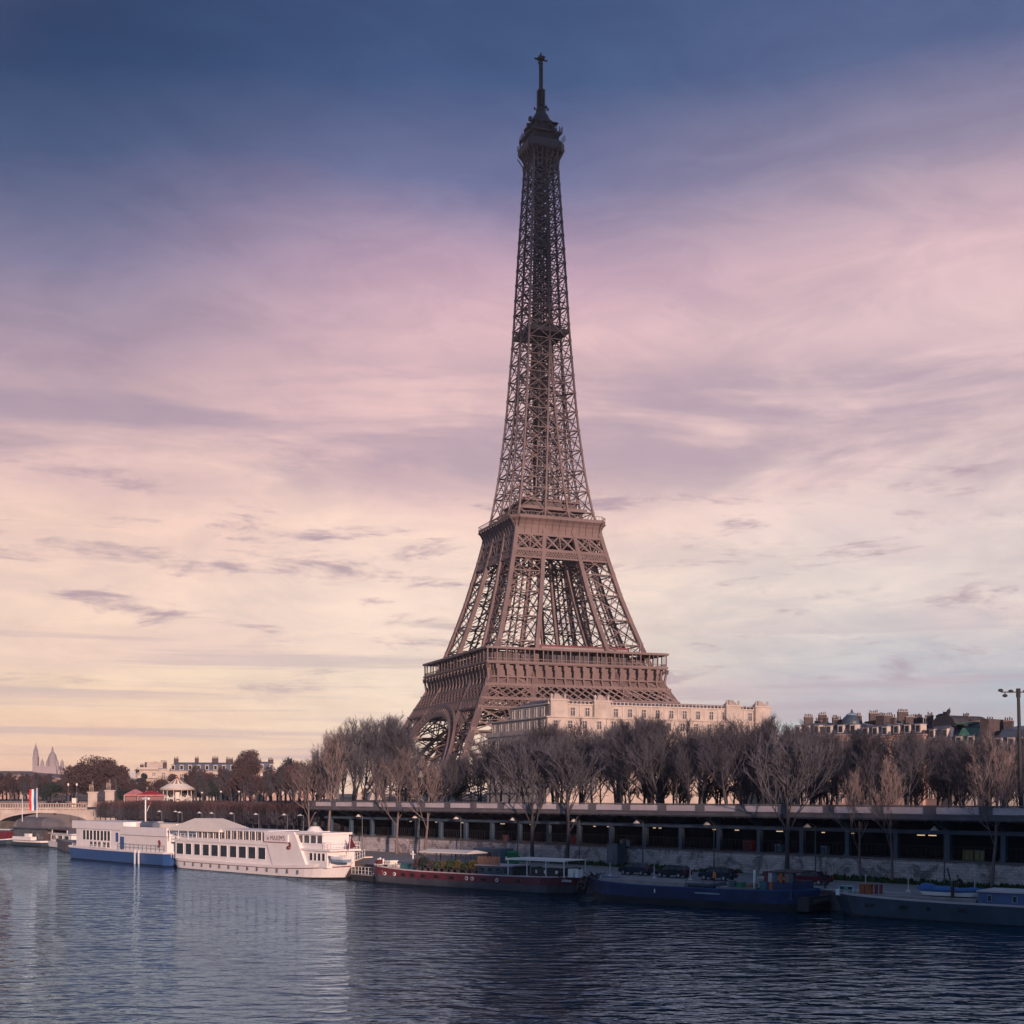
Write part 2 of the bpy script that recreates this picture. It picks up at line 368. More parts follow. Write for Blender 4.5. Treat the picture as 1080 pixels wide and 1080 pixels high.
# ------------------------------------------------------------------ railway station under the quay (wall, columns, slab, parapet)
st_ = empty('riverside_station', W(0, 0, 2), RZW, 'long covered railway platform with blue steel columns above a stone quay wall', 'station')
S0, S1 = -3.0, 215.0
b = MB()
b.box((S0, 0, -.0), (S1, .9, 2.45), 'quaywall')
wl = b.build('retaining_wall', st_)
uvl = wl.data.uv_layers.new(name='UVMap')
for poly in wl.data.polygons:
    for li in poly.loop_indices:
        co = wl.data.vertices[wl.data.loops[li].vertex_index].co; uvl.data[li].uv = (co.x if abs(poly.normal.x) < .5 else co.y, co.z)
b = MB(); b.box((S0, -.12, 2.45), (S1, 1.2, 2.68), 'concrete'); b.build('wall_coping', st_)
b = MB(); b.box((S0, 1.2, 2.0), (S1, 8.99, 2.45), 'concrete'); b.build('platform_floor', st_)
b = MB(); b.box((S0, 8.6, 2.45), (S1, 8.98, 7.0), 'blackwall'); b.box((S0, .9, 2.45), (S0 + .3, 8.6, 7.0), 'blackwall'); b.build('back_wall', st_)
b = MB(); b.box((S0, -3.0, 7.05), (S1, 8.99, 7.5), 'concrete'); b.box((S0, -3.25, 7.2), (S1, -2.95, 7.62), 'concrete'); b.box((S0, -3.35, 7.62), (S1, -2.85, 7.72), 'concrete'); b.build('roof_slab', st_)
b = MB(); b.box((S0, .25, 5.55), (S1, .75, 5.95), 'steel_blue'); b.box((S0, .15, 5.5), (S1, .85, 5.57), 'steel_blue'); b.build('edge_beam', st_)
cs = []
k = 131.0
while k > S0 + .5: k -= 6.6
k += 6.6
while k < S1: cs.append(k); k += 6.6
for s in cs:
    b = MB(); b.box((s - .28, .22, 2.68), (s + .28, .3, 5.5), 'steel_blue'); b.box((s - .28, .7, 2.68), (s + .28, .78, 5.5), 'steel_blue'); b.box((s - .1, .3, 2.68), (s + .1, .7, 5.5), 'steel_blue')
    b.box((s - .4, .1, 2.68), (s + .4, .9, 2.9), 'steel_blue')
    b.build('column', st_)
    b = MB(); b.hexa([(s-.12, .3, 5.95), (s+.12, .3, 5.95), (s+.12, .7, 5.95), (s-.12, .7, 5.95)], [(s-.12, -2.8, 7.03), (s+.12, -2.8, 7.03), (s+.12, .7, 7.03), (s-.12, .7, 7.03)], 'steel_blue'); b.build('bracket', st_)
    b = MB(); b.box((s - .75, -3.28, 7.72), (s + .75, -2.92, 8.58), 'concrete'); b.build('parapet_post', st_)
    b = MB(); b.box((s + .75, -3.2, 7.78), (s + 5.85, -3.0, 8.5), 'parapet_pale'); b.build('parapet_panel', st_)
b = MB(); b.box((S0, -3.36, 8.58), (S1, -2.84, 8.72), 'concrete'); b.build('parapet_coping', st_)
# fence of dark bars between columns
b = MB()
for i in range(int((S1 - S0) / .6)): b.box((S0 + i * .6, 1.0, 2.68), (S0 + i * .6 + .05, 1.05, 4.1), 'pole_dark')
b.box((S0, .98, 4.08), (S1, 1.07, 4.15), 'pole_dark'); b.build('railing', st_)
# rafters
b = MB()
for i in range(int((S1 - S0) / 2.2)):
    s = S0 + 1 + i * 2.2; b.box((s, -2.9, 6.88), (s + .2, 8.5, 7.03), 'pole_dark')
b.build('roof_beams', st_)
# lit lamps hanging under the roof
for px in (530, 560, 627, 642, 690, 696, 753, 777, 822, 868, 898, 971, 983, 460, 488, 433):
    s = s_at(px, 3.0); b = MB(); ln = random.choice((.35, .55, .9))
    b.box((s - ln/2, 2.9, 5.2), (s + ln/2, 3.1, 5.3), 'lit'); b.box((s - ln/2, 2.88, 5.3), (s + ln/2, 3.12, 5.36), 'pole_dark'); b.box((s - .02, 2.98, 5.36), (s + .02, 3.02, 6.9), 'pole_dark')
    b.build('ceiling_lamp', st_)
# things on the platform
def onwall(px, o, z, name, label, cat, dims, k, k2=None):
    s = s_at(px, o); b = MB(); w_, d_, h_ = dims
    b.box((-w_/2, -d_/2, 0), (w_/2, d_/2, h_), k)
    if k2: b.box((-w_/2 + .12, -d_/2 - .03, .15), (w_/2 - .12, -d_/2 - .001, h_ - .15), k2)
    b.box((-w_/2 - .05, -d_/2 - .05, h_ + .002), (w_/2 + .05, d_/2 + .05, h_ + .08), 'pole_dark')
    p = W(s, o, z); return tag(b.build(name, None, p, RZW), label, cat)
M['yellowish'] = mat('olive_yellow_panel', (.30, .28, .13), .7)
M['bluewhite'] = mat('pale_blue_panel', (.22, .32, .42), .6)
onwall(790, 2.2, 4.46, 'vending_cabinet', 'red cabinet on the station platform right of the blue barge parked cars', 'cabinet', (1.5, .8, 1.5), 'red', 'redroof')
onwall(822, 2.0, 4.46, 'ticket_cabinet', 'pale blue cabinet on the platform just left of the big quay tree', 'cabinet', (.9, .7, 1.2), 'bluewhite', 'container')
onwall(870, 2.0, 4.46, 'ticket_cabinet', 'pale blue cabinet on the platform above the dark red car', 'cabinet', (.9, .7, 1.2), 'bluewhite', 'container')
onwall(1021, 2.4, 4.46, 'notice_panel', 'left one of two olive yellow panels on the platform at the right', 'panel', (1.2, .2, 1.3), 'yellowish')
onwall(1033, 2.4, 4.46, 'notice_panel', 'right one of two olive yellow panels on the platform at the right', 'panel', (1.2, .2, 1.3), 'yellowish')
onwall(604, 2.4, 4.46, 'vending_cabinet', 'dull red cabinet on the platform behind the dark quay trunks', 'cabinet', (1.6, .8, 1.4), 'redroof', 'red')
onwall(534, 2.4, 4.46, 'notice_panel', 'faded pink notice panel on the platform above the green box', 'panel', (1.6, .2, 1.1), 'pinkcloth')
onwall(657, 2.4, 4.46, 'ticket_cabinet', 'left pale cabinet on the platform above the first parked car', 'cabinet', (.8, .6, 1.1), 'container', 'bluewhite')
onwall(664, 2.4, 4.46, 'ticket_cabinet', 'right pale cabinet on the platform above the first parked car', 'cabinet', (.8, .6, 1.1), 'container', 'bluewhite')

# ------------------------------------------------------------------ iron lattice tower
TS = [(9.3,124), (20,112.5), (35,97.5), (50.3,81.7), (54.8,76.6), (62,69.5), (72.6,62), (90,51), (110.7,40.7), (119.5,36.9), (130.6,31.9), (145.4,27.75), (167.7,23.1), (204.5,18.15), (241.6,14.5), (272.7,11.1), (284, 10.3)]
TF = [(9.3,.20), (50,.25), (72,.26), (110,.31), (130,.35), (168,.42), (200,.5), (300,.5)]
def itp(T, z):
    for (a, x), (b_, y) in zip(T, T[1:]):
        if z <= b_: return x + (y - x) * max(0, (z - a)) / (b_ - a)
    return T[-1][1]
TZ = 9.3
root = empty('lattice_tower', (12.2, 560, TZ), R(21.8), 'tall brown iron lattice tower rising behind the bare trees', 'tower')
def LC(z, sx, sy):
    H = itp(TS, z) / 2; w_ = itp(TF, z) * 2 * H; zz_ = z - TZ
    return [Vector((sx*H, sy*H, zz_)), Vector((sx*(H-w_), sy*H, zz_)), Vector((sx*(H-w_), sy*(H-w_), zz_)), Vector((sx*H, sy*(H-w_), zz_))]
def zlist(z0, z1, f):
    o = [z0]
    while o[-1] < z1:
        o.append(o[-1] + f(o[-1]))
    k = (z1 - z0) / (o[-1] - z0); return [z0 + (x - z0) * k for x in o]
def leg(b, zs, sx, sy, cw, bw, sub=True, gus=0.0):
    for z0, z1 in zip(zs, zs[1:]):
        A = LC(z0, sx, sy); B = LC(z1, sx, sy)
        for i in range(4):
            j = (i + 1) % 4
            b.bar(A[i], B[i], cw, 'iron'); b.bar(B[i], B[j], bw * 1.15, 'iron')
            b.bar(A[i], B[j], bw, 'iron'); b.bar(A[j], B[i], bw, 'iron')
            if sub:
                mA = (A[i] + A[j]) / 2; mB = (B[i] + B[j]) / 2; mI = (A[i] + B[i]) / 2; mJ = (A[j] + B[j]) / 2
                for p, q in ((mA, mI), (mA, mJ), (mB, mI), (mB, mJ), (mI, mJ)): b.bar(p, q, bw * .5, 'iron')
            if gus: b.cbox(B[i], (gus, gus, gus * 1.2), 'iron')
        b.bar(B[0], B[2], bw * .8, 'iron_shaded'); b.bar(B[1], B[3], bw * .8, 'iron_shaded')
for sx in (-1, 1):
    for sy in (-1, 1):
        b = MB(); leg(b, zlist(9.3, 62, lambda z: 9.5), sx, sy, 1.9, .52, True, 2.1)
        f = LC(9.3, sx, sy)
        for p in f: b.hexa([(p.x-3, p.y-3, 0), (p.x+3, p.y-3, 0), (p.x+3, p.y+3, 0), (p.x-3, p.y+3, 0)], [(p.x-1.5, p.y-1.5, 3), (p.x+1.5, p.y-1.5, 3), (p.x+1.5, p.y+1.5, 3), (p.x-1.5, p.y+1.5, 3)], 'stone')
        b.build('base_leg', root)
        b = MB(); leg(b, zlist(62, 119, lambda z: 9.5 if z > 90 else 11.5), sx, sy, 1.7, .38, True, 1.7)
        # inclined lift track and stair inside the leg
        for z0, z1 in zip(range(62, 112, 5), range(67, 117, 5)):
            A = LC(z0, sx, sy); B = LC(z1, sx, sy); cA = sum(A, Vector()) / 4; cB = sum(B, Vector()) / 4
            for dx in (-1.2, 1.2): b.bar(cA + Vector((dx, 0, 0)), cB + Vector((dx, 0, 0)), .6, 'iron_shaded')
            b.bar(cA + Vector((-1.8, 1.2, 0)), cB + Vector((1.8, -1.2, 0)), .5, 'iron_shaded'); b.bar(cA, A[(z0 // 5) % 4], .4, 'iron_shaded')
        b.build('middle_leg', root)
        b = MB(); leg(b, zlist(119, 282, lambda z: itp([(119, 9.6), (200, 7.2), (282, 4.8)], z)), sx, sy, 0.72, .30, False, .95)
        b.build('upper_leg', root)
# bracing between the upper legs
b = MB()
zs = zlist(119, 282, lambda z: itp([(119, 9.6), (200, 7.2), (282, 4.8)], z))
for z0, z1 in zip(zs, zs[1:]):
    for q in range(4):
        rot = Matrix.Rotation(math.pi / 2 * q, 3, 'Z')
        A0 = rot @ LC(z0, -1, -1)[1]; A1 = rot @ LC(z0, 1, -1)[1]; B0 = rot @ LC(z1, -1, -1)[1]; B1 = rot @ LC(z1, 1, -1)[1]
        if (A0 - A1).length > .8:
            b.bar(A0, B1, .28, 'iron'); b.bar(A1, B0, .28, 'iron'); b.bar(B0, B1, .3, 'iron')
        b.bar(rot @ LC(z1, -1, -1)[0], rot @ LC(z1, 1, 1)[0], .3, 'iron_shaded')
        # half-height secondary bars across each leg face
        zm = (z0 + z1) / 2
        for sx in (-1, 1):
            p = rot @ LC(zm, sx, -1)[0]; r_ = rot @ LC(zm, sx, -1)[1]; b.bar(p, r_, .18, 'iron')
b.build('face_bracing', root)
# central lift shaft
b = MB()
hw = 2.3
zs = [119 + i * 2.6 for i in range(63)]
for z0, z1 in zip(zs, zs[1:]):
    a0, a1 = z0 - TZ, z1 - TZ; k_ = hw if z0 < 205 else 1.9
    P4 = [(-k_, -k_), (k_, -k_), (k_, k_), (-k_, k_)]
    for i in range(4):
        x0, y0 = P4[i]; x1, y1 = P4[(i + 1) % 4]
        b.bar((x0, y0, a0), (x0, y0, a1), .5, 'iron_shaded'); b.bar((x0, y0, a1), (x1, y1, a1), .35, 'iron_shaded')
        b.bar((x0, y0, a0), (x1, y1, a1), .3, 'iron_shaded')
        H = itp(TS, z1) / 2
    if int((z0 - 119) / 2.6) % 3 == 0:
        H = itp(TS, z1) / 2 * .93
        for (x0, y0) in P4: b.bar((x0, y0, a1), (math.copysign(H, x0), math.copysign(H, y0), a1), .35, 'iron_shaded')
        for (x0, y0), (x1, y1) in zip(P4, P4[1:] + P4[:1]): b.bar(((x0 + x1) / 2, (y0 + y1) / 2, a1), ((x0 + x1) / 2 / k_ * H, (y0 + y1) / 2 / k_ * H, a1), .3, 'iron_shaded')
b.build('lift_shaft', root)
for z_ in (166, 243):
    b = MB(); b.box((-2.1, -2.1, z_ - TZ), (2.1, 2.1, z_ - TZ + 5), 'cabin'); b.box((-2.15, -2.15, z_ - TZ + 2.4), (2.15, 2.15, z_ - TZ + 3.8), 'darkglass'); b.build('lift_cabin', root)

def ring(b, s_out, s_in, z0, z1, k):
    o, i = s_out / 2, s_in / 2; z0 -= TZ; z1 -= TZ
    b.box((-o, -o, z0), (o, -i, z1), k); b.box((-o, i, z0), (o, o, z1), k); b.box((-o, -i, z0), (-i, i, z1), k); b.box((i, -i, z0), (o, i, z1), k)
def faces(fn):
    for q in range(4): fn(Matrix.Rotation(math.pi / 2 * q, 4, 'Z'))
def lattice(b, rot, z0, z1, sA, sB, n, bw, k='iron', double=False, inset=0.0, rails=True):
    """X lattice in the (inclined) face plane, sA wide at z0 and sB wide at z1"""
    for i in range(n):
        f0, f1 = i / n - .5, (i + 1) / n - .5
        P = lambda f, top: rot @ Vector((f * (sB if top else sA), -(sB if top else sA) / 2 + inset, (z1 if top else z0) - TZ))
        b.bar(P(f0, 0), P(f1, 1), bw, k); b.bar(P(f1, 0), P(f0, 1), bw, k)
        if double:
            fm = (f0 + f1) / 2; zc = lambda f: (P(f, 0) + P(f, 1)) / 2
            b.bar(P(fm, 0), zc(f0), bw, k); b.bar(P(fm, 0), zc(f1), bw, k); b.bar(P(fm, 1), zc(f0), bw, k); b.bar(P(fm, 1), zc(f1), bw, k)
        else: b.bar(P(f0, 0), P(f0, 1), bw * .9, k)
    if rails:
        b.bar(P(-.5, 0), P(.5, 0), bw * 1.8, k); b.bar(P(-.5, 1), P(.5, 1), bw * 1.8, k)
# first platform
G = 78.0
b = MB(); ring(b, G, 26, 62.2, 63.0, 'iron'); ring(b, G + .7, G - .6, 62.5, 63.3, 'iron'); b.build('first_deck', root)
b = MB()
def fas(rot):
    for i in range(1):
        P = lambda f, s_, z_, d=0.0: rot @ Vector((f * s_, -s_ / 2 + d, z_ - TZ))
        q = [P(-.5, G - 1.2, 62.2, 1.8), P(.5, G - 1.2, 62.2, 1.8), P(.5, 76.6, 57.4, 2.2), P(-.5, 76.6, 57.4, 2.2)]
        b.add(q, [(3, 2, 1, 0)], 'iron')
        q2 = [P(-.5, 76.6, 57.4, 2.2), P(.5, 76.6, 57.4, 2.2), P(.5, 77.6, 54.2, 0.2), P(-.5, 77.6, 54.2, 0.2)]
        b.add(q2, [(3, 2, 1, 0)], 'iron')
    for i in range(20):
        f = -.5 + (i + .0) / 19
        a_, c_, d_, e_ = P(f, G - .2, 62.1), P(f, 77.4, 60.4), P(f, 76.6, 57.0, .1), P(f, 77.8, 54.2)
        b.bar(a_, c_, .95, 'iron', 1.5); b.bar(c_, d_, .75, 'iron'); b.bar(d_, e_, .65, 'iron')
    b.bar(P(-.5, 76.6, 57.3, .4), P(.5, 76.6, 57.3, .4), .6, 'iron'); b.bar(P(-.5, 78.4, 54.2), P(.5, 78.4, 54.2), .9, 'iron')
faces(fas); b.build('first_fascia', root)
for q in range(4):
    rot = Matrix.Rotation(math.pi / 2 * q, 4, 'Z')
    b = MB(); sA, sB = itp(TS, 48.6), 76.2
    lattice(b, rot, 48.6, 54.0, 85.2, 79.0, 11, .5, double=True)
    lattice(b, rot, 48.8, 53.8, 81.2, 76.0, 11, .35, 'iron_shaded', inset=4.0)
    b.build('lattice_girder', root)
    b = MB(); lattice(b, rot, 45.0, 48.3, 89.2, 85.4, 30, .38); b.build('lower_girder', root)
    # arch between the legs
    b = MB(); NA = 44; a0, h0, th = 43.0, 38.3, 3.4
    def AP(t_, off, din=0.0):
        x = (a0 + off) * math.cos(t_); z = (h0 + off) * math.sin(t_) + TZ
        s_ = itp(TS, z); return rot @ Vector((x, -s_ / 2 + din, z - TZ))
    for i in range(NA):
        t0, t1 = math.pi * i / NA, math.pi * (i + 1) / NA
        for off in (0, -th):
            b.bar(AP(t0, off, -1.3), AP(t1, off, -1.3), 1.0, 'iron', 1.3); b.bar(AP(t0, off, 3), AP(t1, off, 3), .4, 'iron_shaded')
        b.bar(AP(t0, 0, -1.2), AP(t1, -th, -1.2), .3, 'iron'); b.bar(AP(t0, 0, -1.2), AP(t0, -th, -1.2), .5, 'iron')
        b.bar(AP(t0, -th), AP(t0, -th, 3), .2, 'iron_shaded')
    b.build('arch', root)
    # spandrel struts above the arch
    b = MB()
    for i in range(-14, 15):
        x = i * 2.3
        zt = 45.0; 
        cz = math.sqrt(max(0, 1 - (x / (a0)) ** 2)) * h0 + TZ
        if zt - cz > 1.2:
            s0_, s1_ = itp(TS, cz), itp(TS, zt); b.bar(rot @ Vector((x, -s0_/2, cz - TZ)), rot @ Vector((x * 1.0, -s1_/2, zt - TZ)), .45, 'iron')
            b.bar(rot @ Vector((x, -s0_/2, cz - TZ)), rot @ Vector((x + math.copysign(2.3, x), -s1_/2, zt - TZ)), .3, 'iron')
    b.build('arch_struts', root)
b = MB(); ring(b, G + .9, G - 14, 68.1, 68.6, 'iron'); ring(b, G + 1.1, G + .3, 67.9, 68.75, 'iron'); b.build('gallery_canopy', root)
b = MB()
def gp(rot):
    for i in range(21):
        f = (-.5 + i / 20) * (G - .6); p = rot @ Vector((f, -(G - .4) / 2, 63.0 - TZ)); b.bar(p, p + Vector((0, 0, 5.1)), .42, 'iron')
        if i < 20 and i % 2 == 0:
            p2 = rot @ Vector((f + 1.95, -(G - .4) / 2, 63 - TZ)); b.bar(p2, p2 + Vector((0, 0, 5.1)), .2, 'iron')
    a_ = rot @ Vector((-G/2, -G/2 + .2, 64.3 - TZ)); c_ = rot @ Vector((G/2, -G/2 + .2, 64.3 - TZ)); b.bar(a_, c_, .22, 'iron')
    for i in range(100):
        f = (-.5 + i / 100) * G; p = rot @ Vector((f, -G/2 + .2, 63.2 - TZ)); b.bar(p, p + Vector((0, 0, 1.1)), .09, 'iron')
faces(gp); b.build('gallery_railing', root)
b = MB()
for q, (x0, x1) in ((0, (-38, -16)), (0, (-12, 24)), (3, (-28, 34)), (1, (-30, 30)), (2, (-30, 30))):
    rot = Matrix.Rotation(math.pi / 2 * q, 4, 'Z')
    def bx_(x0, y0, z0, x1, y1, z1, k):
        vs_ = [rot @ Vector(p) for p in ((x0,y0,z0),(x1,y0,z0),(x1,y1,z0),(x0,y1,z0),(x0,y0,z1),(x1,y0,z1),(x1,y1,z1),(x0,y1,z1))]
        b.hexa(vs_[:4], vs_[4:], k)
    bx_(x0, -33, 63.02 - TZ, x1, -24, 67.6 - TZ, 'cabin')
    n = int((x1 - x0) / 3)
    for i in range(n):
        xa = x0 + .3 + i * (x1 - x0) / n; bx_(xa, -33.15, 63.6 - TZ, xa + (x1 - x0) / n - .6, -33.01, 67.0 - TZ, 'midglass' if (i * 7) % 3 else 'darkglass')
b.build('gallery_rooms', root)
b = MB(); b.hexa([(-16, -31, 68.7 - TZ), (26, -31, 68.7 - TZ), (26, -20, 68.7 - TZ), (-16, -20, 68.7 - TZ)], [(-14, -31, 71.2 - TZ), (26, -31, 71.2 - TZ), (26, -20, 72 - TZ), (-14, -20, 72 - TZ)], 'redroof')
b.box((-13, -31.2, 69.0 - TZ), (25, -31.02, 70.4 - TZ), 'deckgrey'); b.box((-13, -24, 63.02 - TZ), (25, -14, 68.7 - TZ), 'cabin'); b.build('pavilion', root)
# second platform
b = MB()
def oct_(s_, c_, z_):
    h_ = s_ / 2; z_ -= TZ
    return [Vector(p) for p in ((-h_ + c_, -h_, z_), (h_ - c_, -h_, z_), (h_, -h_ + c_, z_), (h_, h_ - c_, z_), (h_ - c_, h_, z_), (-h_ + c_, h_, z_), (-h_, h_ - c_, z_), (-h_, -h_ + c_, z_))]
prof = [(37.6, .8, 117.4), (37.9, 1.0, 119.2), (38.8, 1.6, 121.0), (40.4, 2.4, 122.4), (42.6, 3.2, 123.4), (42.8, 3.2, 124.6)]
R8 = [oct_(*p) for p in prof]
b.add([v for r_ in R8 for v in r_], [(i*8+j, i*8+(j+1)%8, (i+1)*8+(j+1)%8, (i+1)*8+j) for i in range(5) for j in range(8)] + [tuple(40 + j for j in range(8)), tuple(range(7, -1, -1))], 'iron')
for j in range(8):
    n = 12 if j % 2 == 0 else 2
    for i in range(n + 1):
        for r0, r1 in zip(R8[:4], R8[1:5]):
            p = r0[j].lerp(r0[(j+1)%8], i / n); q_ = r1[j].lerp(r1[(j+1)%8], i / n); o_ = Vector((p.x, p.y, 0)).normalized() * .25
            b.bar(p + o_, q_ + o_, .42, 'iron')
b.build('second_fascia', root)
b = MB(); r0 = oct_(42.6, 3.2, 124.6); r1 = oct_(42.6, 3.2, 126.0)
for j in range(8):
    n = 30 if j % 2 == 0 else 4
    for i in range(n): p = r0[j].lerp(r0[(j+1)%8], i / n); b.bar(p, p + Vector((0, 0, 1.4)), .12, 'iron')
    b.bar(r1[j], r1[(j+1)%8], .2, 'iron')
b.build('second_railing', root)
b = MB(); h_ = 17.5; b.box((-h_, -h_, 124.6 - TZ), (h_, h_, 125.0 - TZ), 'iron_shaded'); b.box((-11, -11, 125 - TZ), (11, 11, 129 - TZ), 'cabin'); b.box((-14.6, -14.6, 129 - TZ), (14.6, 14.6, 130 - TZ), 'iron'); b.box((-11.5, -11.5, 130 - TZ), (11.5, 11.5, 132.6 - TZ), 'cabin'); b.box((-12.4, -12.4, 132.6 - TZ), (12.4, 12.4, 133.3 - TZ), 'iron')
for i in range(9):
    x = -10 + i * 2.5
    for y in (-11.08, 11.0): b.box((x - .8, y, 126 - TZ), (x + .8, y + .08, 128.4 - TZ), 'darkglass')
    for y in (-11.08, 11.0): b.box((y, x - .8, 126 - TZ), (y + .08, x + .8, 128.4 - TZ), 'darkglass')
b.build('second_pavilion', root)
for q in range(4):
    rot = Matrix.Rotation(math.pi / 2 * q, 4, 'Z'); b = MB()
    lattice(b, rot, 110.6, 117.2, itp(TS, 110.6) + .4, itp(TS, 117.2) + .3, 6, .6)
    lattice(b, rot, 107.4, 110.4, itp(TS, 107.4) + .6, itp(TS, 110.4) + .5, 18, .36, double=True)
    b.build('upper_girder', root)
b = MB(); b.box((-17, -17, 115.5 - TZ), (17, 17, 117.3 - TZ), 'iron_shaded')
for i in range(7):
    x = -15 + i * 5; b.box((x - .3, -17, 113.5 - TZ), (x + .3, 17, 115.5 - TZ), 'iron_shaded'); b.box((-17, x - .3, 113.6 - TZ), (17, x + .3, 115.4 - TZ), 'iron_shaded')
b.build('second_floor_beams', root)
b = MB(); b.box((-36, -36, 60.6 - TZ), (36, -14, 62.15 - TZ), 'iron_shaded'); b.box((-36, 14, 60.6 - TZ), (36, 36, 62.15 - TZ), 'iron_shaded'); b.box((-36, -14, 60.6 - TZ), (-14, 14, 62.15 - TZ), 'iron_shaded'); b.box((14, -14, 60.6 - TZ), (36, 14, 62.15 - TZ), 'iron_shaded')
b.build('first_floor_beams', root)
# intermediate platform
b = MB(); ring(b, 17.5, 5, 204.2, 205.0, 'iron_shaded'); ring(b, 13, 6, 205.0, 208.0, 'iron_shaded'); ring(b, 18.0, 17.4, 205.0, 206.1, 'iron_shaded'); b.build('intermediate_platform', root)
# summit
b = MB()
def fl(rot):
    for i in range(7):
        f = -.5 + i / 6
        b.bar(rot @ Vector((f * 11.0, -5.5, 273.4 - TZ)), rot @ Vector((f * 11.6, -5.9, 277.5 - TZ)), .38, 'iron'); b.bar(rot @ Vector((f * 11.6, -5.9, 277.5 - TZ)), rot @ Vector((f * 15, -7.6, 281.4 - TZ)), .38, 'iron')
faces(fl)
rr_ = [oct_(15.6, 2.2, 281.2), oct_(16.4, 2.4, 282), oct_(16.4, 2.4, 284.4), oct_(15.4, 2.2, 285.0)]
b.add([v for r_ in rr_ for v in r_], [(i*8+j, i*8+(j+1)%8, (i+1)*8+(j+1)%8, (i+1)*8+j) for i in range(3) for j in range(8)] + [tuple(24 + j for j in range(8)), tuple(range(7, -1, -1))], 'cabin')
b.build('summit_gallery', root)
b = MB()
b.box((-5.6, -5.6, 285 - TZ), (5.6, 5.6, 288.6 - TZ), 'iron_shaded'); b.box((-6.9, -6.9, 288.6 - TZ), (6.9, 6.9, 289.2 - TZ), 'cabin'); b.box((-4.6, -4.6, 289.2 - TZ), (4.6, 4.6, 293.0 - TZ), 'iron_shaded'); b.box((-5.6, -5.6, 293.0 - TZ), (5.6, 5.6, 293.5 - TZ), 'iron_shaded')
rg = random.Random(3)
for q in range(4):
    rot = Matrix.Rotation(math.pi / 2 * q, 4, 'Z')
    for i in range(12):
        f = (-.5 + i / 11) * 13.6; p = rot @ Vector((f, -6.8, 289.2 - TZ)); b.bar(p, p + Vector((0, 0, rg.uniform(1, 2.6))), .25, 'iron_shaded')
        p = rot @ Vector((f * 1.12, -7.7, 285 - TZ)); b.bar(p, p + Vector((0, 0, rg.uniform(1.2, 3.2))), .18, 'iron_shaded')
    for i in range(5):
        p = rot @ Vector((rg.uniform(-6, 6), -rg.uniform(5.5, 7.5), rg.uniform(287, 293.6) - TZ)); b.cbox(p, (rg.uniform(.6, 1.3), rg.uniform(.6, 1.3), rg.uniform(.8, 2.2)), 'iron_shaded')
b.build('summit_cabin', root)
b = MB(); b.lathe([(4.6, 293.5 - TZ), (4.2, 295.4 - TZ), (3.2, 297.4 - TZ), (2.2, 299 - TZ), (1.9, 300.6 - TZ), (1.2, 301.6 - TZ)], 'iron_shaded', 10)
for i in range(14):
    a_ = i * .9; r_ = rg.uniform(2, 3.4); z_ = rg.uniform(296.5, 302) - TZ; b.bar((0, 0, z_), (math.cos(a_) * r_, math.sin(a_) * r_, z_), .25, 'iron_shaded'); b.cbox((math.cos(a_) * r_, math.sin(a_) * r_, z_ + .3), (.5, .5, 1.1), 'iron_shaded')
b.build('lantern_dome', root)
b = MB(); b.tube([(0, 0, 301 - TZ), (0, 0, 309 - TZ)], 1.15, 'iron_shaded', 8)
for i in range(8): b.cbox((0, 0, 301.5 + i - TZ), (2.9, 2.9, .3), 'iron_shaded')
for dx, dy in ((-.5, -.5), (.5, -.5), (.5, .5), (-.5, .5)): b.bar((dx, dy, 309 - TZ), (dx, dy, 323 - TZ), .26, 'iron_shaded')
for i in range(12): b.cbox((0, 0, 309.6 + i * 1.15 - TZ), (1.3, 1.3, .28), 'iron_shaded')
b.bar((-2.9, 0, 321.6 - TZ), (2.9, 0, 321.6 - TZ), .5, 'iron_shaded'); b.bar((0, -2.9, 321.6 - TZ), (0, 2.9, 321.6 - TZ), .5, 'iron_shaded'); b.cbox((0, 0, 322.2 - TZ), (2.6, 2.6, 1.0), 'iron_shaded'); b.bar((0, 0, 322 - TZ), (0, 0, 324.4 - TZ), .5, 'iron_shaded')
b.build('antenna_mast', root)

# ------------------------------------------------------------------ buildings
WIN = {}
def window_mesh(w_, h_, ped, k, shut=False):
    key = (w_, h_, ped, k)
    if key in WIN: return WIN[key]
    b = MB(); f = .16
    b.box((-w_/2 - f, -.14, -f), (-w_/2, 0, h_ + f), k); b.box((w_/2, -.14, -f), (w_/2 + f, 0, h_ + f), k)
    b.box((-w_/2, -.14, h_), (w_/2, 0, h_ + f), k); b.box((-w_/2 - f - .08, -.3, -f - .12), (w_/2 + f + .08, 0, -f), k)
    b.box((-w_/2, -.03, -f), (w_/2, -.003, h_), 'midglass'); b.box((-.04, -.07, 0), (.04, -.03, h_), 'white'); b.box((-w_/2, -.07, h_ * .62), (w_/2, -.03, h_ * .62 + .06), 'white')
    if ped: b.hexa([(-w_/2 - .35, -.3, h_ + f + .002), (w_/2 + .35, -.3, h_ + f + .002), (w_/2 + .35, 0, h_ + f + .002), (-w_/2 - .35, 0, h_ + f + .002)], [(-.2, -.3, h_ + f + .5), (.2, -.3, h_ + f + .5), (.2, 0, h_ + f + .5), (-.2, 0, h_ + f + .5)], k)
    me = b.build('window_src'); d = me.data; bpy.data.objects.remove(me); d.name = 'window'; WIN[key] = d; return d
def put_window(root, x, y, z, rz, w_=1.2, h_=2.0, ped=False, k='frame'):
    o = bpy.data.objects.new('window', window_mesh(w_, h_, ped, k)); col.objects.link(o); o.parent = root; o.location = (x, y, z); o.rotation_euler = (0, 0, rz)
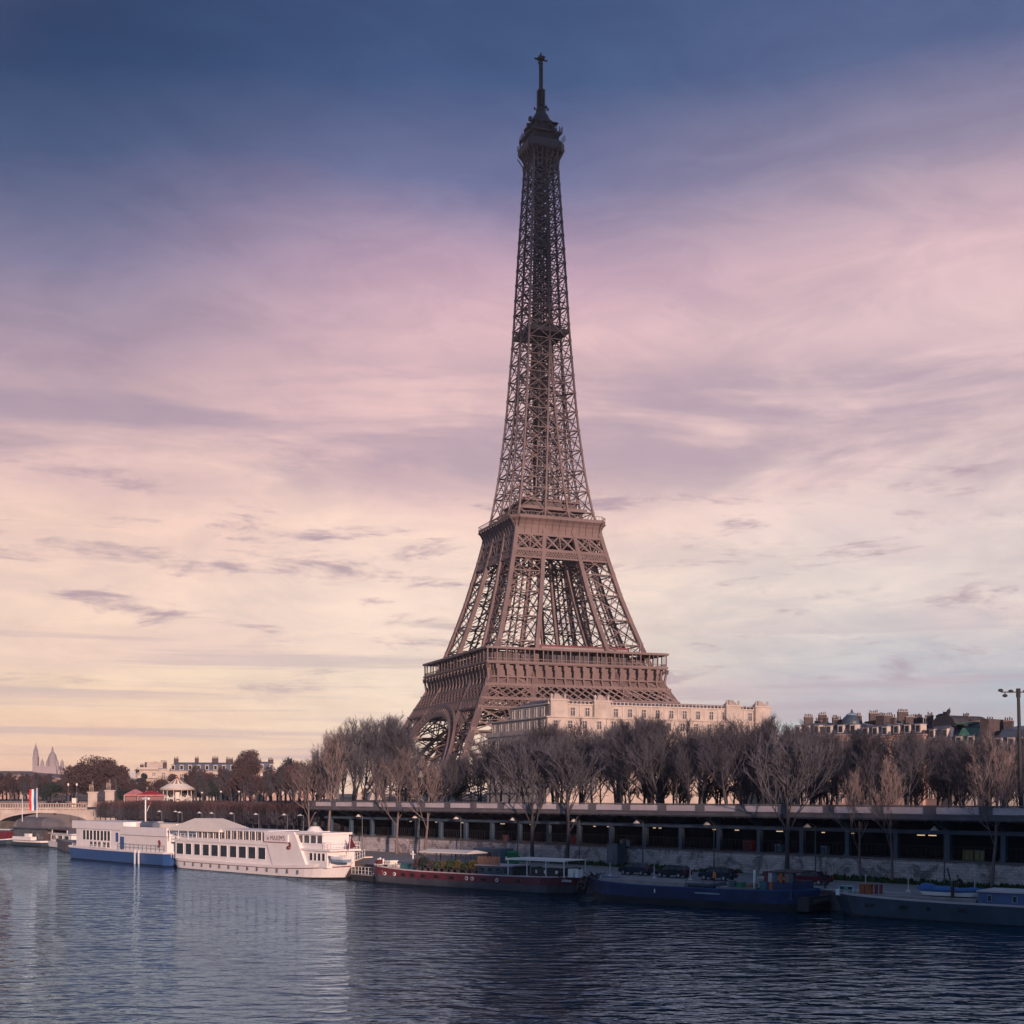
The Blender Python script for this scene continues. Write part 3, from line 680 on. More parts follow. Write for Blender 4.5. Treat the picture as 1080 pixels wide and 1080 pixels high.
def chim(b, x, y, z, w_=1.6, h_=2.2, d_=.8, k='chimney'):
    b.box((x - w_/2, y - d_/2, z), (x + w_/2, y + d_/2, z + h_), k); b.box((x - w_/2 - .08, y - d_/2 - .08, z + h_), (x + w_/2 + .08, y + d_/2 + .08, z + h_ + .15), 'stone_dark')
    n = max(2, int(w_ / .45))
    for i in range(n): b.tube([(x - w_/2 + (i + .5) * w_ / n, y, z + h_ + .15), (x - w_/2 + (i + .5) * w_ / n, y, z + h_ + .15 + random.uniform(.4, .8))], .14, 'chimney', 6)
def block(name, p0, rz, Lx, Ly, z0, z1, label, cat='building', wallk='stone', floor_h=3.2, bay=3.0, roof='mansard', roof_h=4.0, roofk='slate', left=True, dormer=True, nch=3, maxwin=98, group=None, balc=True, toponly=99):
    """p0: near-left corner on the ground; facade along local +x, depth along +y"""
    r_ = empty(name, (p0[0], p0[1], z0), rz, label, cat, group); H = z1 - z0
    b = MB(); b.box((0, 0, 0), (Lx, Ly, H), wallk); b.build('wall', r_)
    b = MB(); b.box((-.45, -.45, H), (Lx + .45, Ly + .45, H + .35), wallk)
    nf = int(H / floor_h); b.build('cornice', r_)
    if balc:
        for f in (nf - 1, 1):
            b = MB()
            z_ = H - (nf - f) * floor_h - .35; b.box((-.5, -.55, z_ - .22), (Lx + .5, -.003, z_), wallk)
            if left: b.box((-.55, -.003, z_ - .22), (-.003, Ly, z_), wallk)
            b.build('balcony_slab', r_)
    if balc:
        b = MB(); z_ = H - floor_h - .35
        for i in range(int(Lx / .5)): b.box((i * .5, -.5, z_), (i * .5 + .05, -.46, z_ + .9), 'pole_dark')
        b.box((0, -.52, z_ + .9), (Lx, -.45, z_ + .96), 'pole_dark'); b.build('balcony_railing', r_)
    nb = max(1, int(Lx / bay)); cnt = 0
    for fi in range(nf - 1, -1, -1):
        z_ = H - (nf - fi) * floor_h + .15
        for i in range(nb):
            if cnt >= maxwin: break
            put_window(r_, (i + .5) * Lx / nb, -.003, z_, 0, 1.2, 2.0, fi == 2); cnt += 1
        if left:
            n2 = max(1, int(Ly / bay))
            for i in range(n2):
                if cnt >= maxwin: break
                put_window(r_, -.003, (i + .5) * Ly / n2, z_, -math.pi / 2, 1.2, 2.0, False); cnt += 1
    zt = H + .35
    if roof == 'mansard':
        b = MB(); i1 = min(1.6, Ly * .2)
        b.hexa([(0, 0, zt), (Lx, 0, zt), (Lx, Ly, zt), (0, Ly, zt)], [(i1, i1, zt + roof_h * .8), (Lx - i1, i1, zt + roof_h * .8), (Lx - i1, Ly - i1, zt + roof_h * .8), (i1, Ly - i1, zt + roof_h * .8)], roofk)
        b.hexa([(i1 - .1, i1 - .1, zt + roof_h * .8 + .003), (Lx - i1 + .1, i1 - .1, zt + roof_h * .8 + .003), (Lx - i1 + .1, Ly - i1 + .1, zt + roof_h * .8 + .003), (i1 - .1, Ly - i1 + .1, zt + roof_h * .8 + .003)],
               [(i1 + 1.5, Ly / 2 - .5, zt + roof_h), (Lx - i1 - 1.5, Ly / 2 - .5, zt + roof_h), (Lx - i1 - 1.5, Ly / 2 + .5, zt + roof_h), (i1 + 1.5, Ly / 2 + .5, zt + roof_h)], 'slate')
        rf = b.build('roof', r_)
        if dormer:
            for i in range(nb):
                x = (i + .5) * Lx / nb; b = MB(); b.box((x - .75, .15, zt + .3), (x + .75, i1 + .8, zt + 2.3), 'frame'); b.box((x - .5, .11, zt + .5), (x + .5, .148, zt + 2.0), 'darkglass'); b.box((x - .95, .0, zt + 2.3), (x + .95, i1 + 1, zt + 2.45), 'slate'); b.build('dormer', r_)
        zc = zt + roof_h * .75
    else:
        b = MB(); b.box((.3, .3, zt), (Lx - .3, Ly - .3, zt + .4), roofk); b.box((0, -.4, zt - .001), (Lx, -.1, zt + .7), wallk) if roof == 'parapet' else None
        rf = b.build('roof', r_); zc = zt + .4
    for i in range(nch):
        b = MB(); chim(b, (i + .5 + random.uniform(-.2, .2)) * Lx / nch, Ly * random.uniform(.3, .6), zc, random.uniform(1.2, 2.8), random.uniform(1.2, 2.6)); b.build('chimney', rf)
    return r_
# long cream block in front of the tower
HR = math.atan2(.436, .9)
hb = block('apartment_block', (8.5, 331), HR, 71, 35, 8.2, 27.2, 'long cream stone block with attic storey standing between the bare trees and the tower', wallk='stone', floor_h=3.6, bay=3.9, roof='none', roofk='stone_dark', nch=0, maxwin=96)
# attic storeys
b = MB(); b.box((.8, .8, 19.35), (70, 34, 22.9), 'stone'); b.box((.3, .3, 22.9), (70.6, 34.5, 23.25), 'stone'); b.box((1.6, 1.6, 23.25), (69.5, 24, 26.3), 'stone'); b.box((1.2, 1.2, 26.3), (70, 24.4, 26.6), 'frame')
b.box((-.4, -.4, 19.36), (71.3, -.1, 20.2), 'stone'); b.box((-.4, -.1, 19.36), (-.1, 35, 20.2), 'stone'); b.build('attic', hb)
b = MB(); b.hexa([(2.4, 3, 26.61), (69, 3, 26.61), (69, 23.5, 26.61), (2.4, 23.5, 26.61)], [(5, 8, 28.0), (66, 8, 28.0), (66, 18, 28.0), (5, 18, 28.0)], 'concrete'); b.build('zinc_roof', hb)
b = MB()
for i in range(17): b.box((1.9 + i * 4.2, 1.38, 23.26), (2.25 + i * 4.2, 1.597, 26.28), 'frame')
for i in range(18): b.box((-.02 + i * 4.2, -.18, 0), (.4 + i * 4.2, -.004, 18.3), 'frame')
b.build('pilasters', hb)
for cx in (16.5, 57, 4.0, 66.5):
    b = MB()
    b.box((cx - 2.4, .5, 23.26), (cx + 2.4, 4, 27.2), 'stone'); b.box((cx - 2.7, .2, 27.2), (cx + 2.7, 4.3, 27.5), 'frame'); b.hexa([(cx-1.6, .8, 27.5), (cx+1.6, .8, 27.5), (cx+1.6, 3.6, 27.5), (cx-1.6, 3.6, 27.5)], [(cx-.5, 1.8, 29.0), (cx+.5, 1.8, 29.0), (cx+.5, 2.6, 29.0), (cx-.5, 2.6, 29.0)], 'stone_dark')
    for dx in (-1.9, 1.9): b.lathe([(.35, 0), (.22, .5), (.4, .9), (.1, 1.5)], 'stone', 8, (cx + dx, 1.0, 27.5))
    b.build('roof_pavilion', hb)
b = MB()
for i in range(60):
    x = 1.4 + i * 1.16; b.lathe([(.22, 26.6), (.12, 26.9), (.2, 27.2)], 'stone', 6, (x, 1.4, 0))
b.box((1.2, 1.25, 27.2), (70, 1.55, 27.32), 'stone'); b.build('balustrade', hb)
for i in range(16): put_window(hb, 4.2 + i * 4.2, 1.595, 23.7, 0, 1.2, 1.9)
for i in range(16): put_window(hb, 3 + i * 4.2, .795, 20.3, 0, 1.2, 1.9)
for i in range(5): put_window(hb, 1.595, 4.6 + i * 4.3, 23.7, -math.pi/2, 1.2, 1.9)
for i in range(8): put_window(hb, .795, 3 + i * 4.2, 20.3, -math.pi/2, 1.2, 1.9)
for i in range(9):
    b = MB(); chim(b, 6 + i * 7.5 + random.uniform(-1, 1), random.uniform(6, 16), 26.6, random.uniform(1.2, 2.6), random.uniform(.5, 1.5), .9, random.choice(('chimney', 'stone_dark'))); b.build('chimney', hb)
# buildings on the right skyline
def lp(px, D): return ((px - 540) * D / FPX, D)
rt = [
 (836, 866, 330, 757, 'stone', 'slate', 'pale stone house with grey zinc roof just right of the long cream block', 3.2),
 (867, 906, 322, 757, 'pinkstone', 'slate_blue', 'pink stone house carrying a round blue grey dome', 3.0),
 (907, 938, 312, 757, 'pinkstone', 'slate', 'pink house with white dormers right of the domed house', 3.4),
 (939, 974, 306, 758, 'pinkstone', 'darkroof', 'brown fronted house with dark roof left of the curved rooftop sculpture', 2.6),
 (975, 1003, 300, 756, 'pinkstone', 'slate', 'pink house under a dark rounded roof with a curved sculpture', 4.0),
 (1004, 1044, 292, 757, 'stone', 'green_roof', 'stone house with blue green mansard roof and tall brick end wall', 5.2),
 (1046, 1100, 284, 759, 'stone', 'slate_blue', 'house with blue slate mansard at the right edge of the photo', 5.0)]
rb = []
for (x0, x1, D, ty, wk, rk, lab, rh) in rt:
    D2 = D - 7; a_ = Vector(lp(x0, D)); c_ = Vector(lp(x1, D2)); dz = CH + (HZ - ty) * D / FPX - 1.2
    v_ = c_ - a_; o = block('town_house', a_, math.atan2(v_.y, v_.x), v_.length - .15, 14, 9.3, dz - rh - .35, lab, wallk=wk, roofk=rk, roof_h=rh, left=False, nch=2, bay=2.6); rb.append((o, v_.length, dz - 9.3))
o, Lx, H = rb[1]
b = MB(); b.lathe([(2.5, -2.5), (2.5, .8), (2.4, 1.1), (2.0, 1.8), (1.4, 2.3), (.7, 2.6), (.4, 2.7), (.3, 3.3), (.1, 3.8)], 'slate_blue', 20, (Lx * .52, 5, H - .6)); dm = b.build('dome', o, smooth=False)
b = MB(); b.lathe([(1.5, 0), (1.3, .25), (.8, .5), (.35, .65), (.22, 1.1), (.07, 1.5)], 'bluewhite', 16, (Lx * .52, 5, H + 1.75)); b.build('dome_cap', dm)
o, Lx, H = rb[4]
b = MB(); n = 14
b.add([(Lx * .1 + (Lx * .85) * (.5 - .5 * math.cos(math.pi * i / n)), y, H - 1.2 + 2.6 * math.sin(math.pi * i / n) ** .7) for y in (1.5, 12) for i in range(n + 1)], [(i, i + 1, n + 2 + i, n + 1 + i) for i in range(n)] + [tuple(range(n + 1)), tuple(range(2*n+1, n, -1))], 'darkroof'); b.build('round_roof', o)
b = MB(); b.tube([(.3, 4, H - .2), (-.4, 4, H + .6), (-.3, 4, H + 1.4), (.6, 4, H + 1.7), (2.2, 4, H + 1.6), (3.0, 4, H + 1.8), (3.5, 4, H + 2.6), (3.7, 4, H + 3.1)], [.25, .28, .28, .28, .4, .55, .4, .15], 'pole_dark', 8); b.tube([(3.1, 4, H + 1.6), (2.9, 4, H + .2)], .22, 'pole_dark', 8); b.tube([(2.4, 4, H + 2.1), (1.8, 4, H + 2.2)], .2, 'pole_dark', 8); b.build('rooftop_sculpture', o)
o, Lx, H = rb[5]
b = MB(); b.box((Lx - 2.2, -.3, 0), (Lx - .1, 10, H + .6), 'chimney'); b.build('end_wall', o)
b = MB(); b.box((-.3, 2.2, H - .2), (Lx * .7, 4.0, H + .15), 'green_roof'); b.build('ridge', o)
for i, (px, D, ty) in enumerate(((925, 340, 753), (856, 350, 757), (958, 330, 756))):
    p = lp(px, D); block('rear_house', p, .1, 9, 10, 9.3, CH + (HZ - ty) * D / FPX - 2.2, ('dark brick house end rising behind the white dormers', 'low dark roofed house behind the zinc roof', 'dark roofed house behind the brown fronted house')[i], wallk='chimney', roof='flat', roofk='darkroof', left=False, dormer=False, nch=3, maxwin=8, balc=False)

# buildings at the left beyond the clipped trees
lb = [(147, 178, 505, 805, 'stone', 'slate', 'stepped modern cream apartment house left of the carousel top', 1.2, 3.0),
      (178, 250, 520, 801, 'stone', 'slate', 'long cream apartment house with grey roof above the carousel', 3.4, 3.0),
      (251, 292, 515, 800, 'pinkstone', 'slate', 'tall pinkish apartment house half hidden by a brown tree', 3.4, 3.0),
      (293, 336, 525, 810, 'pinkstone', 'slate_blue', 'lower pinkish apartment house with many chimneys left of the tall bare trees', 3.6, 3.0)]
for (x0, x1, D, ty, wk, rk, lab, rh, bay) in lb:
    a_ = Vector(lp(x0, D)); c_ = Vector(lp(x1, D + 4)); v_ = c_ - a_; top = CH + (HZ - ty) * D / FPX - 1.0
    o = block('apartment_house', a_, math.atan2(v_.y, v_.x), v_.length - .2, 14, 9.3, top - rh - .35, lab, wallk=wk, roofk=rk, roof_h=rh, roof='mansard' if rh > 2 else 'flat', left=True, nch=4, bay=bay, dormer=rh > 2)
    if rh < 2:
        b = MB()
        for f in range(4):
            z_ = 2.2 + f * 3.2; b.box((-.9, -1.4, z_), (v_.length * .62, -.003, z_ + .9), 'frame')
        b.box((3, 2, top - 9.3 - 1), (v_.length - 2, 10, top - 9.3 + 1.6), 'stone'); b.build('balcony', o)

# hill with a far white basilica and pale houses
b = MB(); hp = []
NX, NY = 40, 8
for j in range(NY + 1):
    for i in range(NX + 1):
        x = -900 + i * 22; y = 1000 + j * 70; g = math.exp(-((x + 545) / 190) ** 2) * math.exp(-((y - 1420) / 260) ** 2)
        hp.append((x, y, 9.2 + 27 * g + random.uniform(0, 1.2) * g))
b.add(hp, [(j*(NX+1)+i, j*(NX+1)+i+1, (j+1)*(NX+1)+i+1, (j+1)*(NX+1)+i) for j in range(NY) for i in range(NX)], 'hill'); tag(b.build('hill'), kind='structure')
M['basil'] = mat('basilica_stone', (.42, .36, .37), .9, 0, .08, .1)
bs = empty('hilltop_basilica', ((49 - 540) * 1400 / FPX, 1400, 33), 0, 'pale domed basilica with bell tower on the far hill', 'church')
b = MB(); b.box((-9, -8, -6), (13, 16, 8), 'basil'); b.box((-14, -3, -6), (20, 12, 4), 'basil'); b.build('nave', bs)
b = MB(); b.lathe([(4.6, 8), (4.6, 12), (4.9, 12.3), (4.8, 15), (4.2, 18), (3.0, 21), (1.4, 23), (1.0, 24), (1.0, 26), (.2, 29)], 'basil', 14, (5, 4, 0)); b.build('main_dome', bs, smooth=False)
for (x, y) in ((-3, -4), (12.5, -4), (-3, 12), (12.5, 12)):
    b = MB(); b.lathe([(2.0, 4), (2.0, 9), (2.0, 10), (1.6, 12.5), (.8, 14), (.3, 15.4), (.1, 16.5)], 'basil', 10, (x, y, 0)); b.build('small_dome', bs)
b = MB(); b.box((-15.2, 1, -6), (-9.8, 6, 18), 'basil'); b.lathe([(2.9, 18), (2.8, 21), (2.2, 25), (1.2, 28), (.5, 30), (.1, 33)], 'basil', 10, (-12.5, 3.5, 0)); b.build('bell_tower', bs)
rg = random.Random(11)
fl_ = [(-8, 8, 820), (8, 14, 818), (20, 12, 822), (46, 9, 822), (57, 22, 821), (66, 10, 826), (31, 12, 827), (2, 12, 829)]
fx = ['at the very left edge', 'second from the left edge', 'left of the bell tower', 'below the bell tower', 'right below the basilica dome', 'lowest right of the far slope', 'between bare trees under the bell tower', 'low behind the left end of the bridge']
for i, (px, wpx, ty) in enumerate(fl_):
    D = 1050 + i * 9; p = lp(px, D); block('hillside_house', p, rg.uniform(-.2, .2), wpx * D / FPX, 12, 9.0, CH + (HZ - ty) * D / FPX, 'pale far house on the slope, ' + fx[i], wallk=rg.choice(('stone', 'stone_dark', 'pinkstone')), roof='flat', roofk='slate', left=False, nch=2, maxwin=30, balc=False, group='pale houses on the far slope')

for i, (px, wpx, ty, D) in enumerate(((-6, 16, 826, 640), (12, 12, 829, 655), (27, 10, 830, 630), (136, 12, 826, 650), (196, 30, 809, 620), (228, 26, 811, 640), (290, 22, 815, 660), (312, 24, 814, 630), (334, 20, 818, 645), (150, 20, 818, 660))):
    p = lp(px, D); block('far_house', p, rg.uniform(-.1, .1), wpx * D / FPX, 12, 9.3, CH + (HZ - ty) * D / FPX - 2.6, ('leftmost far roof beyond the bridge', 'second far roof beyond the bridge from the left', 'third far roof beyond the bridge, below the bell tower', 'far roof just right of the bridge statues', 'far roof behind the left half of the long house', 'far roof behind the right half of the long house', 'far roof right of the tall brown tree', 'far roof above the right end of the clipped trees', 'far roof at the left edge of the tall bare clump', 'far roof behind the stepped house')[i], wallk=rg.choice(('stone_dark', 'pinkstone')), roofk=rg.choice(('slate', 'darkroof')), roof_h=2.6, left=False, nch=3, maxwin=24, balc=False, dormer=False, group='roofs far behind the left bank')
# ------------------------------------------------------------------ bridge with riders
br_ = empty('stone_bridge', (-118, 400, 0), 0, 'pale stone arch bridge with balustrade at the far left', 'bridge')
b = MB(); n = 20
def arch_deck(b, x0, x1, yy0, yy1):
    pts = [(x0, 0)]
    vs = []; 
    for i in range(n + 1):
        f = i / n; x = x0 + (x1 - x0) * f; z = 1.0 + 5.2 * math.sqrt(max(0, 1 - (2 * f - 1) ** 2)) ** .8
        vs += [(x, yy0, z), (x, yy0, 7.4), (x, yy1, z), (x, yy1, 7.4)]
    fs = []
    for i in range(n):
        a_ = i * 4; c_ = a_ + 4; fs += [(a_, c_, c_ + 1, a_ + 1), (a_ + 2, a_ + 3, c_ + 3, c_ + 2), (a_, a_ + 2, c_ + 2, c_)]
    b.add(vs, fs, 'stone')
for k in range(4):
    x1 = -8 - k * 34; arch_deck(b, x1 - 30, x1, 0, 14)
    b.box((x1, -.0, -1), (x1 + 4 if k else x1 + 12, 14, 7.4), 'stone')
    b.lathe([(1.9, -1), (1.9, 4.5), (1.2, 5.4), (.2, 6.2)], 'stone_dark', 12, (x1 + 2, 0, 0))
b.box((-148, -.0, -1), (-144, 14, 7.4), 'stone')
b.box((-148, .3, 7.4), (4, 13.7, 7.9), 'stone_dark'); b.build('arches', br_)
b = MB(); b.box((-148, -.5, 7.4), (5, .29, 7.75), 'stone'); b.box((-148, -.45, 8.9), (5, .25, 9.15), 'stone_dark')
for i in range(200): b.box((-148 + i * .76, -.25, 7.75), (-148 + i * .76 + .34, .1, 8.9), 'stone_dark')
for i in range(150): b.box((-148 + i, -.42, 7.1), (-148 + i + .5, -.003, 7.38), 'stone_dark')
b.build('balustrade', br_)
b = MB()
for k in (1, 2, 3):
    cx = -6 - k * 34; b.sphere((cx, -.5, 5.0), .8, 'bronze', 8, (1, .5, 1.3))
    for sx in (-1, 1): b.tube([(cx, -.4, 5.2), (cx + sx * 1.8, -.4, 6.3), (cx + sx * 3.8, -.4, 6.0), (cx + sx * 3.0, -.4, 5.0)], [.5, .5, .3, .1], 'bronze', 6)
b.build('pier_carving', br_)
def rider(px, D, k):
    p = lp(px, D); o = empty('equestrian_statue', (p[0], p[1], 8.0), R(-70), ('stone warrior beside a horse on the left bridge pedestal', 'stone warrior beside a horse on the right bridge pedestal')[k], 'statue')
    b = MB(); z2 = 4.2 if k == 0 else 4.7; b.box((-1.3, -1.5, 0), (1.3, 1.5, .6), 'stone'); b.box((-1.1, -1.3, .6), (1.1, 1.3, z2), 'stone'); b.box((-1.4, -1.6, z2), (1.4, 1.6, z2 + .35), 'stone'); b.build('pedestal', o)
    z = z2 + .35; b = MB()
    b.tube([(-1.2, 0, z + 1.5), (-.6, 0, z + 1.65), (.3, 0, z + 1.55), (.9, 0, z + 1.75)], [.3, .46, .42, .36], 'bronze', 10)
    b.tube([(.8, 0, z + 1.8), (1.15, 0, z + 2.5), (1.3, 0, z + 2.9)], [.34, .24, .2], 'bronze', 8); b.tube([(1.2, 0, z + 2.95), (1.75, 0, z + 2.6)], [.2, .11], 'bronze', 8)
    for x, y in ((.85, -.2), (.85, .2), (-1.05, -.2), (-1.05, .2)): b.tube([(x, y, z + 1.5), (x + .12, y, z + .8), (x, y, z)], [.2, .12, .1], 'bronze', 6)
    b.tube([(-1.35, 0, z + 1.6), (-1.65, 0, z + 1.1), (-1.6, 0, z + .6)], [.12, .14, .05], 'bronze', 6)
    b.build('horse', o)
    b = MB(); y = -.75
    b.tube([(.3, y, z + 0), (.32, y, z + .5), (.4, y, z + 1.0)], [.1, .12, .17], 'bronze', 7); b.tube([(.7, y, z + 0), (.66, y, z + .5), (.55, y, z + 1.0)], [.1, .12, .17], 'bronze', 7)
    b.tube([(.48, y, z + .95), (.48, y, z + 1.3), (.48, y, z + 1.65), (.48, y, z + 1.8)], [.26, .24, .32, .12], 'bronze', 9); b.sphere((.48, y, z + 2.02), .18, 'bronze', 8, (1, 1, 1.25))
    b.tube([(.75, y, z + 1.65), (1.0, y + .2, z + 1.9), (1.2, y + .5, z + 2.3)], [.11, .09, .06], 'bronze', 6); b.tube([(.2, y, z + 1.65), (.05, y, z + 1.3), (.1, y, z + 1.0)], [.11, .09, .06], 'bronze', 6)
    b.build('warrior', o)
rider(97.5, 396, 0); rider(115.5, 392, 1)

# ------------------------------------------------------------------ trees
def grow(seed, H, spread, trunk_h, n1, n2, n3, n4, upb=.35, r0=.28, bark='bark', twig='twig', box=None, thick=1.0, lean=0.0):
    rg = random.Random(seed); T = MB(); K = MB()
    def prism(mb, p, q, r1, r2, k, n=3):
        d = (q - p)
        if d.length < 1e-5: return
        d = d.normalized(); upv = Vector((0, 0, 1)) if abs(d.z) < .9 else Vector((1, 0, 0)); a = d.cross(upv).normalized(); bb = a.cross(d)
        vs = []
        for (c, r) in ((p, r1), (q, r2)):
            for j in range(n): th = 6.28318 * j / n; vs.append(c + a * (math.cos(th) * r) + bb * (math.sin(th) * r))
        mb.add(vs, [(j, (j+1)%n, n+(j+1)%n, n+j) for j in range(n)], k)
    def limb(mb, p, d, Ln, r, segs, k, n=3, wob=.18, trop=.1, r_end=.35):
        pts = [p]; q = p
        for i in range(segs):
            d = (d + Vector((rg.uniform(-wob, wob), rg.uniform(-wob, wob), rg.uniform(-wob, wob) + trop))).normalized()
            q2 = q + d * (Ln / segs); f0, f1 = i / segs, (i + 1) / segs
            prism(mb, q, q2, r * (1 - (1 - r_end) * f0), r * (1 - (1 - r_end) * f1), k, n); q = q2; pts.append(q)
        return pts, d
    def along(pts, f):
        x = f * (len(pts) - 1); i = min(int(x), len(pts) - 2); return pts[i].lerp(pts[i + 1], x - i), (pts[i + 1] - pts[i]).normalized()
    def side(d, ang, roll):
        upv = Vector((0, 0, 1)) if abs(d.z) < .95 else Vector((1, 0, 0)); a = d.cross(upv).normalized(); bb = a.cross(d)
        return (d * math.cos(ang) + (a * math.cos(roll) + bb * math.sin(roll)) * math.sin(ang)).normalized()
    tp, td = limb(T, Vector((0, 0, -.2)), Vector((lean, 0, 1)).normalized(), H * .8, r0, 7, bark, 7, .07, .04, .25)
    for i in range(n1):
        f = trunk_h + (1 - trunk_h) * (i / n1) ** .9; p, d = along(tp, f)
        dd = side(d, rg.uniform(.45, .85) * (1.15 - .5 * f), i * 2.4 + rg.uniform(-.4, .4)); ln = spread * (1.15 - .65 * (f - trunk_h) / (1 - trunk_h)) * rg.uniform(.8, 1.15)
        p1, d1 = limb(T, p, dd, ln, r0 * .42 * (1.1 - .6 * f), 5, bark, 4, .16, upb * .5)
        for j in range(n2):
            g = .25 + .75 * (j + rg.random()) / n2; q, e = along(p1, min(g, 1)); l2 = ln * .55 * (1.2 - .6 * g) * rg.uniform(.7, 1.2)
            p2, d2 = limb(K, q, side(e, rg.uniform(.4, .8), rg.uniform(0, 6.28)), l2, .045 * thick + .02, 4, bark, 3, .2, upb * .5)
            for k_ in range(n3):
                g2 = .15 + .85 * (k_ + rg.random()) / n3; q2, e2 = along(p2, min(g2, 1)); l3 = l2 * .5 * rg.uniform(.6, 1.2)
                p3, d3 = limb(K, q2, side(e2, rg.uniform(.3, .8), rg.uniform(0, 6.28)), l3, .026 * thick, 2, twig, 3, .2, upb * .4, .6)
                for m_ in range(n4):
                    q3, e3 = along(p3, rg.uniform(.15, 1)); ee = side(e3, rg.uniform(.25, .8), rg.uniform(0, 6.28)); ee = (ee + Vector((0, 0, upb * .6))).normalized()
                    prism(K, q3, q3 + ee * rg.uniform(.45, 1.0) * (.5 + l3 * .25), .017 * thick, .009 * thick, twig)
    # top shoots
    return T, K
PROTO = {}
def proto(key, name, **kw):
    T, K = grow(**kw); o = empty(name, (0, 0, 0)); a_ = T.build('trunk', o, smooth=True); c_ = K.build('crown', o); KIDS[o.name] = [a_, c_]; zs_ = sorted(v.co.z for v in c_.data.vertices); PROTO[key] = [o, zs_[int(len(zs_) * .995)], False]; return o
def plant(key, loc, h, rz, label, group=None, cat='tree', wsc=1.0):
    P_ = PROTO[key]; s_ = h / P_[1]
    if not P_[2]: o = P_[0]; P_[2] = True; o.location = loc; o.rotation_euler = (0, 0, rz)
    else: o = copy_tree(P_[0], loc, rz)
    o.scale = (s_ * wsc, s_ * wsc, s_); tag(o, label, cat, group); return o
for i in range(8): proto('a%d' % i, 'bare_tree', seed=20 + i, H=12, spread=(6.6, 5.4, 7.4, 6.0)[i % 4], trunk_h=(.16, .24, .12, .2)[(i + i // 4) % 4], n1=(13, 11, 15)[i % 3], n2=8, n3=7, n4=5, upb=(.3, .5, .15, .4)[i % 4], r0=.22, lean=(0, .08, -.06)[i % 3], thick=.55, twig='twig_dark' if i in (1, 3, 6) else 'twig')
for i in range(3): proto('t%d' % i, 'bare_tree', seed=40 + i, H=18, spread=8.5, trunk_h=.16, n1=15, n2=9, n3=7, n4=5, upb=.5, r0=.32, thick=.75)
for i in range(3): proto('q%d' % i, 'quayside_tree', seed=60 + i, H=13, spread=5.6, trunk_h=.36, n1=9, n2=7, n3=6, n4=4, upb=.5, r0=.2, thick=.8, bark='bark_light', twig='bark_light', lean=(.0, .1, -.12)[i])
for i in range(2): proto('d%d' % i, 'quayside_tree', seed=70 + i, H=14, spread=7.0, trunk_h=.36, n1=12, n2=8, n3=7, n4=5, upb=.35, r0=.30, thick=1.1, bark='bark', twig='twig', lean=.02)

proto('f0', 'bare_tree', seed=91, H=12, spread=5, trunk_h=.15, n1=11, n2=7, n3=6, n4=4, upb=.3, r0=.3, thick=2.6, twig='twig_red')
proto('f1', 'bare_tree', seed=92, H=12, spread=4.6, trunk_h=.18, n1=11, n2=7, n3=6, n4=4, upb=.4, r0=.3, thick=2.6, twig='twig_dark')
def topy(px):
    T_ = [(300, 822), (325, 795), (345, 772), (368, 757), (430, 757), (445, 788), (470, 797), (505, 792), (530, 772), (560, 757), (620, 758), (800, 758), (850, 762), (880, 772), (1080, 774), (1200, 774)]
    for (a_, x), (b_, y) in zip(T_, T_[1:]):
        if px <= b_: return x + (y - x) * max(0, px - a_) / (b_ - a_)
    return 774
rg = random.Random(5); cnt = 0
glab = 'bare winter tree in the dense row along the upper quay behind the parapet'
for o_, step, off in ((13.5, 6.0, 0), (22, 5.6, 3), (31, 5.8, 1), (40, 6.2, 2), (49, 4.6, 0)):
    s = 18 + off - o_ * .3
    while s < 182:
        p = W(s + rg.uniform(-1.3, 1.3), o_ + rg.uniform(-2.5, 2.5), 9.3); px = 540 + FPX * p.x / p.y
        if 425 < px < 1180 and not (610 < px < 634 and o_ < 26):
            ty = topy(px) + rg.triangular(-9, 26, 2) + (30 if o_ > 45 else 0); h_ = CH + (HZ - ty) * p.y / FPX - 9.3
            plant('a%d' % rg.randrange(8), p, h_, rg.uniform(0, 6.28), glab, 'bare trees along the upper quay', wsc=1.2); cnt += 1
        s += step * rg.uniform(.85, 1.15)
s = 30  # extra bushes added to darken the bright gaps between the trunks
while s < 182:
    p = W(s, 46 + rg.uniform(-2, 2), 9.3); px = 540 + FPX * p.x / p.y
    if 460 < px < 1180: plant('f1', p, rg.uniform(4.5, 7), rg.uniform(0, 6.28), 'low dark leafless bush added to dim the gaps behind the trunks of the upper quay trees', 'low bushes added behind the upper quay trees', 'bush', wsc=1.4)
    s += 2.4
# tall rounded cluster left of the tower foot
for i, (px, D, ty) in enumerate(((338, 275, 790), (350, 285, 775), (362, 262, 768), (372, 290, 757), (385, 272, 758), (396, 295, 755), (404, 268, 756), (412, 285, 755), (420, 265, 760), (428, 290, 772), (350, 262, 800), (375, 255, 785), (405, 254, 790), (432, 256, 796), (452, 270, 798), (470, 285, 800), (486, 270, 800), (505, 280, 796), (330, 300, 806))):
    p = lp(px, D); h_ = CH + (HZ - ty) * D / FPX - 9.3
    plant('t%d' % (i % 3), (p[0], p[1], 9.3), h_, i * 1.7, 'tall bare tree in the rounded clump left of the tower foot', 'tall bare trees left of the tower foot', wsc=1.1 if h_ > 13 else 1.25)
